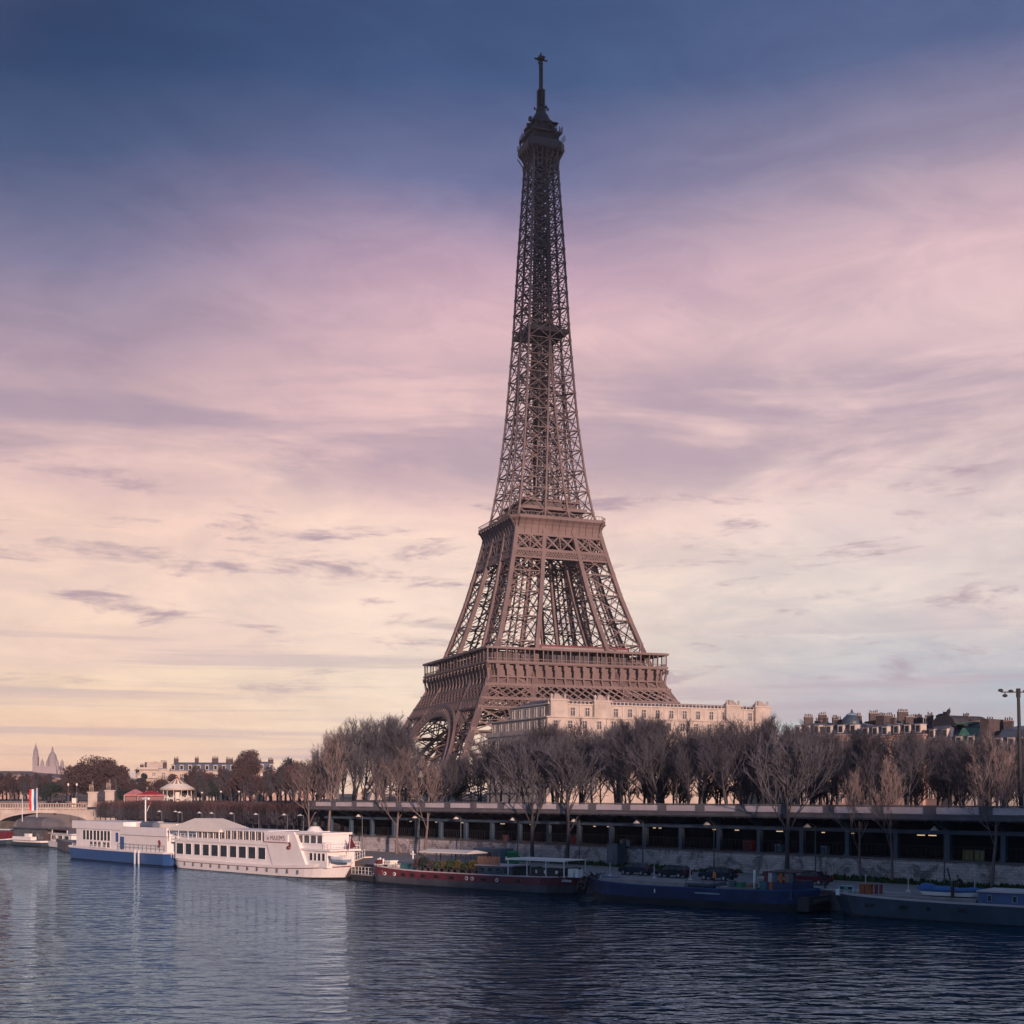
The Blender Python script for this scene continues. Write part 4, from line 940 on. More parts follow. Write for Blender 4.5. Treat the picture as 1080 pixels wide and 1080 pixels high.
# bare trees in front of the far left buildings and beyond the bridge
for i in range(44):
    px = 196 + i * 3.4 + rg.uniform(-2, 2); D = rg.choice((385, 410, 440)); ty = rg.uniform(808, 824) if px < 290 else rg.uniform(798, 816)
    p = lp(px, D); plant('f%d' % (i % 2), (p[0], p[1], 9.3), CH + (HZ - ty) * D / FPX - 9.3, i, 'bare tree between the carousel and the tall clump, in front of the far buildings', 'bare trees before the far left buildings', wsc=1.3)
for i in range(24):
    px = -14 + i * 4.2; D = rg.choice((500, 530, 560)); ty = rg.uniform(813, 826)
    p = lp(px, D); plant('f%d' % (i % 2), (p[0], p[1], 9.3), CH + (HZ - ty) * D / FPX - 9.3, i * 2, 'bare tree beyond the bridge at the far left', 'bare trees beyond the bridge', wsc=1.4)
for i in range(14):
    px = 122 + i * 5.2; D = rg.choice((440, 470)); ty = rg.uniform(821, 832)
    p = lp(px, D); plant('f%d' % (i % 2), (p[0], p[1], 9.3), CH + (HZ - ty) * D / FPX - 9.3, i * 2, 'low bare tree behind the carousel and the red tents', 'low bare trees behind the carousel', wsc=1.5)
# leafy crowns
def leafy(name, p, H, rad, k, n, seed, label, squash=1.0, lobes=9, cone=False, leaf=.5):
    rg = random.Random(seed); o = empty(name, p, 0, label, 'tree'); b = MB(); b.tube([(0, 0, -.2), (.1, 0, H * .3), (0, .1, H * .6), (0, 0, H * .8)], [.5, .4, .25, .08], 'bark', 7)
    for i in range(7):
        a_ = i * .9; b.tube([(0, 0, H * (.25 + .06 * i)), (math.cos(a_) * rad * .35, math.sin(a_) * rad * .35, H * (.45 + .05 * i)), (math.cos(a_) * rad * .7, math.sin(a_) * rad * .7, H * (.6 + .03 * i))], [.2, .14, .05], 'bark', 5)
    b.build('trunk', o)
    c = MB(); L_ = []
    for i in range(lobes):
        a_ = rg.uniform(0, 6.28)
        if cone: z = H * (.12 + .85 * i / lobes); r_ = rad * (1.02 - z / H) ; L_.append((Vector((math.cos(a_) * r_ * .3, math.sin(a_) * r_ * .3, z)), r_ * .8 + .3, H / lobes))
        else:
            z = H * rg.uniform(.35, .82); w_ = rad * (1 - ((z / H - .5) / .6) ** 2) ** .5; rr0 = rg.uniform(.1, .75) * w_; L_.append((Vector((math.cos(a_) * rr0, math.sin(a_) * rr0, z)), rad * rg.uniform(.3, .46), rad * rg.uniform(.26, .42) * squash))
    for i in range(n):
        cc, r_, rz_ = rg.choice(L_); d = Vector((rg.gauss(0, 1), rg.gauss(0, 1), rg.gauss(0, 1))).normalized() * rg.uniform(.55, 1.08)
        q = cc + Vector((d.x * r_, d.y * r_, d.z * rz_)); a_ = Vector((rg.gauss(0, 1), rg.gauss(0, 1), rg.gauss(0, 1))).normalized(); bb = a_.orthogonal().normalized(); s_ = leaf * rg.uniform(.5, 1.1)
        c.add([q - a_ * s_ / 2, q + bb * s_ * .35, q + a_ * s_ / 2, q - bb * s_ * .35], [(0, 1, 2, 3)], k)
    c.build('crown', o); return o
def lf(px, D, ty, z0=9.3): p = lp(px, D); return (p[0], p[1], z0), CH + (HZ - ty) * D / FPX - z0
p, h_ = lf(100, 455, 797); leafy('broad_tree', p, h_, 9.5, 'leaf_brown', 14000, 1, 'broad brown crowned tree behind the bridge statues', lobes=22, leaf=.6)
p, h_ = lf(82, 460, 806); leafy('broad_tree', p, h_, 7.5, 'leaf_brown', 9000, 2, 'brown crowned tree just left of the broad tree behind the bridge', lobes=14, leaf=.6)
p, h_ = lf(122, 450, 803); leafy('broad_tree', p, h_, 5.0, 'leaf_brown', 6000, 3, 'narrow brown tree on the right flank of the broad tree', lobes=12, leaf=.55)
p, h_ = lf(55, 440, 827); leafy('evergreen_tree', p, h_ + .5, 4.0, 'leaf_dark', 5000, 4, 'dark round evergreen behind the bridge below the basilica', lobes=10, leaf=.5)
p, h_ = lf(133, 430, 834); leafy('evergreen_tree', p, h_ + .5, 3.2, 'leaf_dark', 3000, 5, 'dark evergreen right of the right bridge statue', lobes=8, leaf=.5)
p, h_ = lf(264, 470, 788); leafy('broad_tree', p, h_, 7.0, 'leaf_brown', 12000, 6, 'tall brown crowned tree rising above the far left buildings', lobes=18, leaf=.6)
p, h_ = lf(216, 400, 818); leafy('evergreen_tree', p, h_, 4.6, 'leaf_dark', 6000, 7, 'dark evergreen right of the carousel', lobes=12, leaf=.5)
p, h_ = lf(151, 495, 812); leafy('evergreen_tree', p, h_, 2.2, 'leaf_dark', 2500, 8, 'slim dark evergreen at the left end of the stepped house', lobes=8, leaf=.5)
p, h_ = lf(183, 480, 812); leafy('broad_tree', p, h_, 3.4, 'leaf_brown', 2000, 9, 'small brown tree between the stepped house and the long house', lobes=8, leaf=.5)
p, h_ = lf(453, 246, 812); leafy('evergreen_tree', p, h_, 3.4, 'leaf_dark', 5000, 12, 'dark evergreen shrub tree under the left foot of the tower', lobes=10, leaf=.35)
p, h_ = lf(482, 250, 806); leafy('evergreen_tree', p, h_, 3.8, 'leaf_dark', 5000, 13, 'dark evergreen right of the other one under the tower foot', lobes=10, leaf=.35)
# quayside trees standing on the lower quay
ql = [(347, -3, 768, 'q0', 'pale barked leafless tree on the lower quay right behind the white restaurant boat bow'),
      (418, -3, 788, 'q1', 'pale forked leafless tree on the lower quay above the bow of the red barge'),
      (448, -3, 800, 'q2', 'slender pale leafless tree right of the forked pale tree'),
      (562, -3.5, 782, 'd0', 'dark trunked leafless tree on the quay behind the stern canopy of the red barge'),
      (598, -3.5, 778, 'd1', 'dark trunked leafless tree by the grass, right of the red barge canopy'),
      (829, -4, 775, 'd0', 'big dark leafless tree on the quay left of the dark red car'),
      (908, -2.5, 812, 'q1', 'thin leaning leafless tree on the quay right of the dark red car'),
      (941, -2.5, 800, 'q0', 'thin upright leafless tree between the leaning quay trees'),
      (1046, -2.5, 775, 'q2', 'tall thin leaning leafless tree near the right edge of the quay'),
      (328, -3, 800, 'q2', 'small pale leafless tree at the right end of the clipped trees')]
for i, (px, o_, ty, key, lab) in enumerate(ql):
    s = s_at(px, o_); p = W(s, o_, 2.0); plant(key, p, CH + (HZ - ty) * p.y / FPX - 2, (2.2 if 'lean' in lab else i * 1.3), lab, 'trees on the lower quay', wsc=.85 if 'thin' in lab else 1.0)

# clipped avenue trees
def clipped(seed):
    rg = random.Random(seed); T = MB(); K = MB()
    T.tube([(0, 0, -.2), (rg.uniform(-.05, .05), 0, 2), (0, 0, 3.6)], [.15, .12, .1], 'bark', 6)
    for i in range(430):
        x = rg.uniform(-1.8, 1.8); y = rg.uniform(-1.4, 1.4); z = rg.uniform(2.2, 5.6); hh = rg.uniform(.6, 1.5)
        if i % 6 == 0: K.tube([(0, 0, rg.uniform(2, 3.4)), (x * .5, y * .5, z * .75 + .6), (x, y, z)], [.05, .04, .02], 'bark', 3, False)
        q = (x + rg.uniform(-.25, .25), y + rg.uniform(-.25, .25), min(6.7, z + hh)); K.tube([(x, y, z), q], [.035, .018], 'twig_red' if z > 4.4 else 'twig_dark', 3, False)
    o = empty('clipped_tree', (0, 0, 0)); a_ = T.build('trunk', o); c_ = K.build('crown', o); KIDS[o.name] = [a_, c_]; PROTO['c%d' % seed] = [o, 6.7, False]
for i in range(3): clipped(i)
n_ = 0
for row in range(3):
    s = -7 - row
    while s > -124:
        f = (-s) / 120; o_ = 1.5 + row * 5 + f * 7
        plant('c%d' % (n_ % 3), W(s, o_, 3.6), 6.7 * rg.uniform(.97, 1.03) * (1 + .0 * row), rg.choice((0, math.pi)) + RZW, 'clipped leafless tree in the boxy avenue behind the white boats', 'clipped avenue trees', wsc=1.05); n_ += 1
        s -= 3.5
# ------------------------------------------------------------------ lamp posts
def pole_lamp():
    o = empty('quay_lamp', (0, 0, 0)); b = MB(); b.tube([(0, 0, 0), (0, 0, .5)], .16, 'pole', 8); b.tube([(0, 0, .5), (0, 0, 6.2)], [.09, .06], 'pole', 8); b.tube([(0, 0, 6.15), (-.7, 0, 6.4), (-1.2, 0, 6.35)], .04, 'pole', 6); p = b.build('post', o)
    b = MB(); b.lathe([(.1, .0), (.16, -.1), (.5, -.42), (.46, -.46)], 'lampglass', 12, (-1.2, 0, 6.4)); s_ = b.build('lamp_shade', o); KIDS[o.name] = [p, s_]; return o
pl = pole_lamp()
for i, px in enumerate((382, 442, 486, 546, 611, 678, 753, 860, 996)):
    s = s_at(px, -1.0); o = pl if i == 0 else copy_tree(pl); o.location = W(s, -1.0, 2.0); o.rotation_euler = (0, 0, RZW)
    tag(o, ORD[i] + ' from the left of the slim quay lamps with white cone shades along the wall', 'street lamp', 'lamps along the quay wall')
def globe():
    o = empty('globe_lamp', (0, 0, 0)); b = MB(); b.lathe([(.2, 0), (.2, .3), (.09, .5), (.07, 3.2), (.12, 3.3)], 'pole', 8); p = b.build('post', o)
    b = MB(); b.sphere((0, 0, 3.6), .32, 'lampglass', 12); s_ = b.build('globe', o, smooth=True); KIDS[o.name] = [p, s_]; return o
gl = globe(); first = True
for i, (px, D, ty, lab) in enumerate(((387, 246, 828, 'globe lamp on the upper quay in front of the tall clump'), (213, 372, 835, 'globe lamp right of the carousel'), (233, 372, 834, 'second globe lamp right of the carousel, under the long house'), (252, 372, 834, 'globe lamp left of the tall brown tree'), (306, 350, 833, 'globe lamp near the right end of the clipped trees'), (72, 420, 826, 'globe lamp left of the two on the bridge end'), (81, 420, 826, 'globe lamp just left of the left statue'), (530, 208, 845, 'globe lamp peeping over the parapet left of the dark trees'))):
    p = lp(px, D); top = CH + (HZ - ty) * D / FPX; o = gl if first else copy_tree(gl); first = False
    z0 = 9.3; hgt = max(1.2, top - z0); o.location = (p[0], p[1], z0); o.scale = (1, 1, hgt / 3.9); tag(o, lab, 'street lamp', 'globe lamps')
for i, px in enumerate((153, 170, 192, 213, 226, 247, 273, 303, 320)):
    s = s_at(px, -1.5 + (i % 2)); p = W(s, -1.5 + (i % 2) + (4 if px < 180 else 0), 3.6); o = copy_tree(pl, p, RZW); o.scale = (1, 1, .72)
    tag(o, ORD[i] + ' from the left of the small lamps in front of the clipped trees', 'street lamp', 'lamps before the clipped trees')
# floodlight mast top right
fm = empty('floodlight_mast', (*lp(1074, 150), 9.3), 0, 'tall dark mast with a crossbar of floodlights at the right edge', 'mast'); top = (HZ - 729) * 150 / FPX + CH - 9.3
b = MB(); b.tube([(.35, 0, 0), (0, 0, top)], [.26, .17], 'pole_dark', 10); b.build('pole', fm)
b = MB(); b.bar((-1.9, 0, top - .1), (2.6, 0, top - .1), .14, 'pole_dark'); b.tube([(0, 0, top - .7), (0, 0, top + .3)], .26, 'pole_dark', 8); b.build('crossbar', fm)
for (x, z) in ((-2.0, .1), (-1.5, -.5), (-.85, .0), (.85, .05), (2.3, .1)):
    b = MB(); b.sphere((x, 0, top + z), .24, 'pole_dark', 8, (1.3, 1, .8)); b.bar((x, 0, top + z), (x, 0, top - .1), .08, 'pole_dark'); b.build('floodlight', fm)

# ------------------------------------------------------------------ boats
class Frame:
    """boat frame: x along the near waterline from its left to its right end, y inland"""
    def __init__(s, a, b_):
        s.a = Vector(lp2(*a)); s.b = Vector(lp2(*b_)); d = s.b - s.a; s.L = d.length; s.d = d.normalized(); s.rz = math.atan2(d.y, d.x)
    def x(s, px):
        k = (px - 540) / FPX; return (k * s.a.y - s.a.x) / (s.d.x - k * s.d.y)
    def z(s, px, py):
        D = s.a.y + s.d.y * s.x(px); return CH + (HZ - py) * D / FPX
def lp2(px, py): D = FPX * CH / (py - HZ); return lp(px, D)
def hull(b, L_, B_, zb, rows, bow_r=6.0, bow_l=3.0, sheer_r=.8, sheer_l=.4, blunt_l=.35, n=28, rake=1.5, rake_l=.6):
    """rows: list of (z, material above previous row); plan narrows at both ends"""
    levels = [zb] + [r_[0] for r_ in rows]; top = levels[-1]; V = []; nl = len(levels)
    for i in range(n + 1):
        f = .5 - .5 * math.cos(math.pi * i / n); x = L_ * f
        wr = 1.0 if x < L_ - bow_r else max(.03, 1 - ((x - (L_ - bow_r)) / bow_r) ** 2.2)
        wl_ = 1.0 if x > bow_l else max(blunt_l, 1 - (1 - blunt_l) * ((bow_l - x) / bow_l) ** 2)
        wd = min(wr, wl_); sh = sheer_r * max(0, (x - L_ * .6) / (L_ * .4)) ** 2 + sheer_l * max(0, (L_ * .35 - x) / (L_ * .35)) ** 2
        for j, z_ in enumerate(levels):
            g = (z_ - zb) / (top - zb); zz_ = zb + (z_ - zb) * (1 + sh / (top - zb)); wj = wd * (.86 + .14 * g ** .6)
            xx = x + (g - .5) * rake * max(0, (f - .8) / .2) - (g - .5) * rake_l * max(0, (.12 - f) / .12)
            V.append((xx, B_ / 2 - wj * B_ / 2, zz_)); V.append((xx, B_ / 2 + wj * B_ / 2, zz_))
    st = nl * 2
    o0 = len(b.v); 
    for j in range(nl - 1):
        k = rows[j][1]; fs = []
        for i in range(n):
            a_ = i * st + j * 2; c_ = a_ + st
            fs += [(a_, c_, c_ + 2, a_ + 2), (a_ + 1, a_ + 3, c_ + 3, c_ + 1)]
        fs += [(j * 2, j * 2 + 2, j * 2 + 3, j * 2 + 1), (n*st + j*2, n*st + j*2 + 1, n*st + j*2 + 3, n*st + j*2 + 2)]
        i_ = b.mi(k)
        if j == 0: b.v.extend(V)
        for f_ in fs: b.f.append(tuple(o0 + q for q in f_)); b.m.append(i_)
    return V, st, n
def deck(b, V, st, n, k, drop=.0):
    pts = []
    vs = []; 
    for i in range(n + 1):
        a_ = V[i*st + st - 2]; c_ = V[i*st + st - 1]; vs += [(a_[0], a_[1], a_[2] - drop), (c_[0], c_[1], c_[2] - drop)]
    b.add(vs, [(i*2, i*2+2, i*2+3, i*2+1) for i in range(n)], k)
def rail(b, pts, h, k='white', step=1.2, r=.025):
    for p, q in zip(pts, pts[1:]):
        p = Vector(p); q = Vector(q); n = max(1, int((q - p).length / step))
        for i in range(n + 1): a_ = p.lerp(q, i / n); b.bar(a_, a_ + Vector((0, 0, h)), r * 2, k)
        for f in (.5, 1.0): b.bar(p + Vector((0, 0, h * f)), q + Vector((0, 0, h * f)), r * 2, k)
def text_mesh(txt, size, k, parent, loc, name='lettering', rx=90):
    cu = bpy.data.curves.new('txt', 'FONT'); cu.body = txt; cu.size = size; cu.extrude = .015; cu.align_x = 'CENTER'
    o = bpy.data.objects.new('txt', cu); col.objects.link(o); bpy.context.view_layer.update()
    me = bpy.data.meshes.new_from_object(o.evaluated_get(bpy.context.evaluated_depsgraph_get())); bpy.data.objects.remove(o)
    me.materials.clear(); me.materials.append(M[k]); o = bpy.data.objects.new(name, me); col.objects.link(o); o.parent = parent; o.location = loc; o.rotation_euler = (R(rx), 0, 0); return o
def wins(root, xs, y, z0, z1, k='darkglass', fr='white', name='window', dep=.05):
    for x0, x1 in xs:
        b = MB(); b.box((x0, y - .02, z0), (x1, y - .004, z1), k)
        b.box((x0 - .07, y - dep, z0 - .07), (x0, y - .003, z1 + .07), fr); b.box((x1, y - dep, z0 - .07), (x1 + .07, y - .003, z1 + .07), fr); b.box((x0, y - dep, z1), (x1, y - .003, z1 + .07), fr); b.box((x0, y - dep, z0 - .07), (x1, y - .003, z0), fr); b.build(name, root)
# white restaurant boat
F = Frame((180, 915), (352, 929)); Lw = F.L
rb_ = empty('restaurant_boat', (F.a.x, F.a.y, 0), F.rz, 'large white two deck restaurant boat with a cream tent roof on its left end', 'boat')
B = 6.0
b = MB(); V, st2, n2 = hull(b, Lw - .9, B, -.4, [(.05, 'boat_bottom'), (1.05, 'boat_white'), (1.15, 'redroof'), (1.55, 'boat_white')], 7.5, 3, 1.0, .1, .7, rake=2.6); deck(b, V, st2, n2, 'boat_white', .05); b.build('hull', rb_)
xa, xb = F.x(182), F.x(322); x1_ = F.x(286)
b = MB(); b.box((xa, .5, 1.5), (x1_, B - .5, 4.4), 'boat_white'); b.hexa([(x1_, .25, 1.5), (xb, .25, 1.5), (xb, B - .25, 1.5), (x1_, B - .25, 1.5)], [(x1_ - 2.5, .25, 6.45), (xb - 3.2, .25, 6.45), (xb - 3.2, B - .25, 6.45), (x1_ - 2.5, B - .25, 6.45)], 'boat_white'); b.build('superstructure', rb_)
b = MB(); b.box((xa - .6, .3, 4.4), (x1_ - .9, B - .3, 4.62), 'boat_white'); b.box((xa + 2, .32, 4.62), (x1_ - 1.2, .42, 5.0), 'boat_white'); b.build('upper_deck', rb_)
b = MB(); b.box((F.x(205), .3, 6.35), (x1_ - 1.2, B - .3, 6.55), 'boat_white'); 
nb = 12
for i in range(nb + 1):
    x = F.x(205) + i * (x1_ - 1.4 - F.x(205)) / nb
    for y in (.38, B - .5): b.bar((x, y, 4.6), (x, y, 6.4), .13, 'boat_white')
b.build('open_gallery', rb_)
wins(rb_, [(F.x(205) + i * (x1_ - 1.4 - F.x(205)) / nb + .3, F.x(205) + (i + 1) * (x1_ - 1.4 - F.x(205)) / nb - .3) for i in range(nb)], .62, 5.05, 6.25, 'midglass')
b = MB(); b.box((F.x(205), .66, 4.63), (x1_ - 1.3, B - .66, 6.34), 'cabin'); b.build('gallery_room', rb_)
wins(rb_, [(F.x(p0), F.x(p1)) for p0, p1 in ((183.5, 190.5), (193, 199), (202, 208), (211, 217.5), (220, 227), (229.5, 236.5), (239.5, 246.5), (249, 256.5), (259, 266.5), (269.5, 277))], .5, 2.3, 4.0, 'darkglass')
# tent roof
b = MB(); tx0, tx1 = F.x(181) - .8, F.x(232); zt = 6.35
b.hexa([(tx0, -.1, zt), (tx1, -.1, zt), (tx1, B + .1, zt), (tx0, B + .1, zt)], [(tx0 + 5, B/2 - 1.2, zt + 1.7), (tx1 - 6, B/2 - 1.2, zt + 1.7), (tx1 - 6, B/2 + 1.2, zt + 1.7), (tx0 + 5, B/2 + 1.2, zt + 1.7)], 'boat_cream'); b.box((tx0, -.12, zt - .3), (tx1, B + .12, zt), 'boat_cream'); b.build('tent_roof', rb_)
b = MB()
for x in (tx0 + .1, tx0 + 3, tx0 + 6, tx1 - .3):
    for y in (0, B): b.bar((x, y, 4.6), (x, y, zt - .3), .1, 'white')
rail(b, [(xa - .5, B - .4, 4.62), (xa - .5, .4, 4.62), (F.x(205), .4, 4.62)], 1.0); rail(b, [(xa - 1.0, .3, 1.6), (xa - .1, .3, 1.6)], 1.0); b.build('tent_posts', rb_)
# wheelhouse
wx0, wx1 = F.x(300), F.x(336)
b = MB(); b.box((wx0, .6, 1.6), (F.x(341), B - .6, 3.95), 'boat_white'); b.box((wx0 - 1, .3, 3.95), (F.x(346), B - .3, 4.2), 'boat_white'); b.box((wx0, .8, 4.2), (wx1, B - .8, 6.2), 'boat_white'); b.box((wx0 - 2.2, .4, 6.2), (wx1 + .3, B - .4, 6.5), 'boat_white'); b.build('wheelhouse', rb_)
wins(rb_, [(F.x(p0), F.x(p1)) for p0, p1 in ((306, 309), (310, 314.5), (316, 321.5), (323, 328.5), (330, 335))], .8, 5.0, 6.05, 'midglass')
wins(rb_, [(F.x(p0), F.x(p1)) for p0, p1 in ((323, 326), (327.5, 330), (331.5, 334.5), (336, 339))], .6, 2.6, 3.6, 'darkglass')
b = MB(); xh = F.x(316); b.lathe([(1.3, 6.5), (1.2, 6.6), (.7, 7.2), (.6, 7.3)], 'boat_white', 14, (xh, 2.6, 0)); b.box((xh - 1.8, 1.2, 6.5), (xh + 1.8, 4, 6.62), 'boat_white'); b.tube([(xh, 2.6, 7.3), (xh, 2.6, 7.9)], .3, 'midglass', 8); b.build('roof_light', rb_)
b = MB(); rail(b, [(wx1 + .5, .5, 4.2), (F.x(346) - .1, .5, 4.2), (F.x(346) - .1, B - .5, 4.2)], 1.0, 'white', .5); rail(b, [(F.x(345), .5, 2.0), (Lw - 2.4, 2.0, 2.4), (Lw - 1.1, B/2, 2.6)], .9, 'white', .7); b.build('bow_railing', rb_)
b = MB(); fx_ = F.x(351); b.bar((fx_ - .5, B / 2, 3), (fx_, B / 2, 6.0), .08, 'white'); b.add([(fx_, B/2, 6.0), (fx_ + .9, B/2 + .3, 4.6), (fx_ - .7, B/2 - .1, 4.2)], [(0, 1, 2)], 'redroof'); b.build('bow_flag', rb_)
b = MB(); xs_ = F.x(291); b.box((xs_ - 3.1, -.02, 5.0), (xs_ + 3.1, .14, 6.05), 'boat_white'); b.box((xs_ - 3.2, -.06, 4.92), (xs_ + 3.2, .14, 5.0), 'pinkcloth'); sg = b.build('sign_board', rb_)
M['letters'] = mat('grey_lettering', (.22, .15, .16), .7)
text_mesh("le MAXIM'S", 1.0, 'letters', sg, (xs_, -.04, 5.2))
b = MB()
for i in range(14): b = MB(); x = 2 + i * Lw / 17; b.tube([(x, -.1, .55), (x, -.1, 1.15)], .12, 'boat_bottom_grey', 7); b.build('fender', rb_)
b = MB(); x = F.x(304); b.tube([(x, .05, 4.1), (x + .5, .05, 4.6), (x + .2, .05, 5.0)], .12, 'redroof', 6); b.sphere((x, .1, 4.25), .3, 'redroof', 8); b.build('lifebuoy', rb_)
# dinghy at the bow
dg = empty('dinghy', (*lp2(349, 915), 0), F.rz, 'small grey white dinghy hanging at the bow of the white restaurant boat', 'dinghy')
p = F.a + F.d * F.x(346); dg.location = (p.x, p.y, 2.6)
b = MB(); Vd, sd_, nd = hull(b, 4.4, 1.5, 0, [(.35, 'bluewhite'), (.75, 'white')], 1.6, .8, .2, .1, .5, n=12, rake=.4); deck(b, Vd, sd_, nd, 'bluewhite', .2); b.build('hull', dg); b = MB(); b.box((1.2, .15, .5), (1.5, 1.35, .58), 'wood'); b.box((2.5, .15, .5), (2.8, 1.35, .58), 'wood'); b.build('thwart', dg)
# blue hulled white boat
F = Frame((70, 905), (180, 914.5)); Lb = F.L; B = 9.0
bb = empty('houseboat', (F.a.x, F.a.y, 0), F.rz, 'white flat roofed passenger boat with a bright blue hull', 'boat')
b = MB(); V, st2, n2 = hull(b, Lb, B, -.4, [(.1, 'boat_bottom'), (1.95, 'boat_blue'), (2.25, 'boat_white')], 3.5, 1.2, .1, .15, .85, rake=1.5); deck(b, V, st2, n2, 'boat_white', .05); b.build('hull', bb)
b = MB(); b.box((F.x(74), 1.2, 2.2), (F.x(124), B - .8, 5.6), 'boat_white'); b.box((F.x(71), .9, 5.6), (F.x(125), B - .5, 7.0), 'boat_white'); b.box((F.x(122), .7, 2.2), (F.x(172), B - .6, 6.2), 'boat_white'); b.box((F.x(122), 3.2, 6.2), (F.x(167), B - 1.2, 6.9), 'boat_cream'); b.box((F.x(125), .35, 4.9), (F.x(173.5), 1.0, 6.3), 'boat_white'); b.build('superstructure', bb)
wins(bb, [(F.x(p0), F.x(p0 + 2.9)) for p0 in (81, 84.6, 88.2, 92, 95.6, 99.4, 103, 106.6)], 1.2, 3.6, 5.3, 'darkglass'); wins(bb, [(F.x(p0), F.x(p0 + 3.2)) for p0 in (88.2, 92.4, 96.6, 102, 106)], 1.2, 2.4, 3.3, 'midglass')
wins(bb, [(F.x(115), F.x(118.5))], 1.2, 3.5, 5.1, 'boat_blue', name='door')
b = MB(); b.box((F.x(123), .62, 2.3), (F.x(127), .69, 4.5), 'boat_blue'); b.build('door', bb)
b = MB(); x = F.x(142); b.tube([(x, 2, 6.2), (x, 2, 11.4)], .12, 'white', 8); b.box((x - .9, 1.8, 11.0), (x + 1.2, 2.2, 11.3), 'white'); b.tube([(x + .5, 2, 9), (x + 1.6, 2, 10.2)], .06, 'white', 6); b.sphere((x + 1.7, 2, 10.3), .3, 'redroof', 8); b.build('mast', bb)
b = MB(); b.tube([(F.x(139), 2.2, 6.6), (F.x(152), 2.2, 6.6)], .7, 'slate', 10); b.build('rolled_raft', bb)
b = MB(); rail(b, [(F.x(123), .2, 2.25), (F.x(172), .2, 2.25)], 1.1, 'pole', 1.5); rail(b, [(F.x(74), .4, 2.3), (F.x(110), .3, 2.3)], .5, 'white', 2); b.build('railing', bb)
b = MB()
for px in (142.3, 146.4): b.box((F.x(px) - .15, -.12, .0), (F.x(px) + .15, .02, 2.4), 'white')
b.build('rubbing_strake', bb)
b = MB(); b.tube([(F.x(166), .3, 4.2), (F.x(166) + .3, .3, 3.6), (F.x(166) - .2, .3, 3.2)], .2, 'redroof', 6); b.build('lifebuoy', bb)

# gangway pontoon between white boat and red barge
def box_thing(name, loc, rz, parts, label, cat, group=None):
    o = empty(name, loc, rz, label, cat, group)
    for (nm, fn) in parts: b = MB(); fn(b); b.build(nm, o)
    return o
def f1(b): b.box((0, 0, -.3), (9, 6, .75), 'boat_bottom'); b.box((-.1, -.1, .75), (9.1, 6.1, .9), 'deckgrey')
def f2(b): rail(b, [(0, .1, .9), (9, .1, .9)], 1.0, 'white', .8); rail(b, [(0, 5.9, .9), (9, 5.9, .9)], 1.0, 'white', .8)
def f3(b): b.box((7.6, .4, .9), (8.8, 1.6, 2.9), 'boat_cream'); b.box((7.5, .3, 2.9), (8.9, 1.7, 3.0), 'white')
p = W(49.5, -28.5); box_thing('pontoon', (p.x, p.y, 0), RZW, (('float', f1), ('railing', f2), ('cabinet', f3)), 'dark pontoon with white rails between the white boat bow and the red barge', 'pontoon')
def f4(b): b.hexa([(0, 0, 1.6), (6, 0, 3.0), (6, 1.4, 3.0), (0, 1.4, 1.6)], [(0, 0, 1.75), (6, 0, 3.15), (6, 1.4, 3.15), (0, 1.4, 1.75)], 'boat_cream')
def f5(b): rail(b, [(0, .05, 1.75), (6, .05, 3.15)], 1.0, 'white', .6)
p = W(43.8, -26.5); box_thing('gangway', (p.x, p.y, 0), RZW, (('ramp', f4), ('handrail', f5)), 'sloping white gangway behind the bow of the white restaurant boat', 'gangway')

# red barge
F = Frame((384, 930.5), (594, 944.5)); Lr = F.L; B = 5.2
rd_ = empty('red_barge', (F.a.x, F.a.y, 0), F.rz, 'long maroon houseboat barge with deck plants and a white stern canopy', 'boat')
b = MB(); V, st2, n2 = hull(b, Lr, B, -.5, [(.12, 'boat_bottom'), (.95, 'boat_bottom_grey'), (1.85, 'boat_maroon'), (2.0, 'parapet_pale')], 4.0, 3.2, .25, .65, .25, rake=1.8, rake_l=.5); deck(b, V, st2, n2, 'deckgrey', .12); b.build('hull', rd_)
b = MB(); b.box((.7, .95, 1.1), (4.2, 1.0, 1.2), 'parapet_pale'); b.hexa([(.5, 1.25, 1.0), (3.6, .12, 1.0), (3.6, .2, 1.0), (.5, 1.35, 1.0)], [(.4, 1.15, 1.95), (3.6, .0, 1.75), (3.6, .1, 1.75), (.4, 1.25, 1.95)], 'pinkcloth'); b.build('bow_panel', rd_)
for px in (406, 416, 425, 435, 446, 460, 476, 492, 498, 509, 524, 545):
    x = F.x(px); b = MB(); wht = px in (406, 416, 492, 498, 524)
    if wht: b.lathe([(.24, 0), (.24, .08)], 'white', 12)
    else: b.box((-.35, -.2, 0), (.35, .2, .06), 'black')
    b.lathe([(.13, .0), (.13, .11)], 'darkglass', 10); o = b.build('porthole', rd_, (x, .03, 1.35)); o.rotation_euler = (R(90), 0, 0)
b = MB(); b.box((F.x(416), 1.2, 1.9), (F.x(435), 4, 2.7), 'teal'); b.box((F.x(415.5), 1.1, 2.7), (F.x(435.5), 4.1, 2.78), 'container'); b.build('teal_hatch', rd_)
b = MB(); b.box((F.x(388), 1, 2.1), (F.x(414), 4.2, 2.5), 'boat_cream'); b.tube([(F.x(424), 2, 2.7), (F.x(424), 2, 4.4)], .1, 'white', 6); b.box((F.x(424) - .4, 1.9, 3.9), (F.x(424) + .4, 2.1, 4.05), 'white'); b.build('foredeck_hatch', rd_)
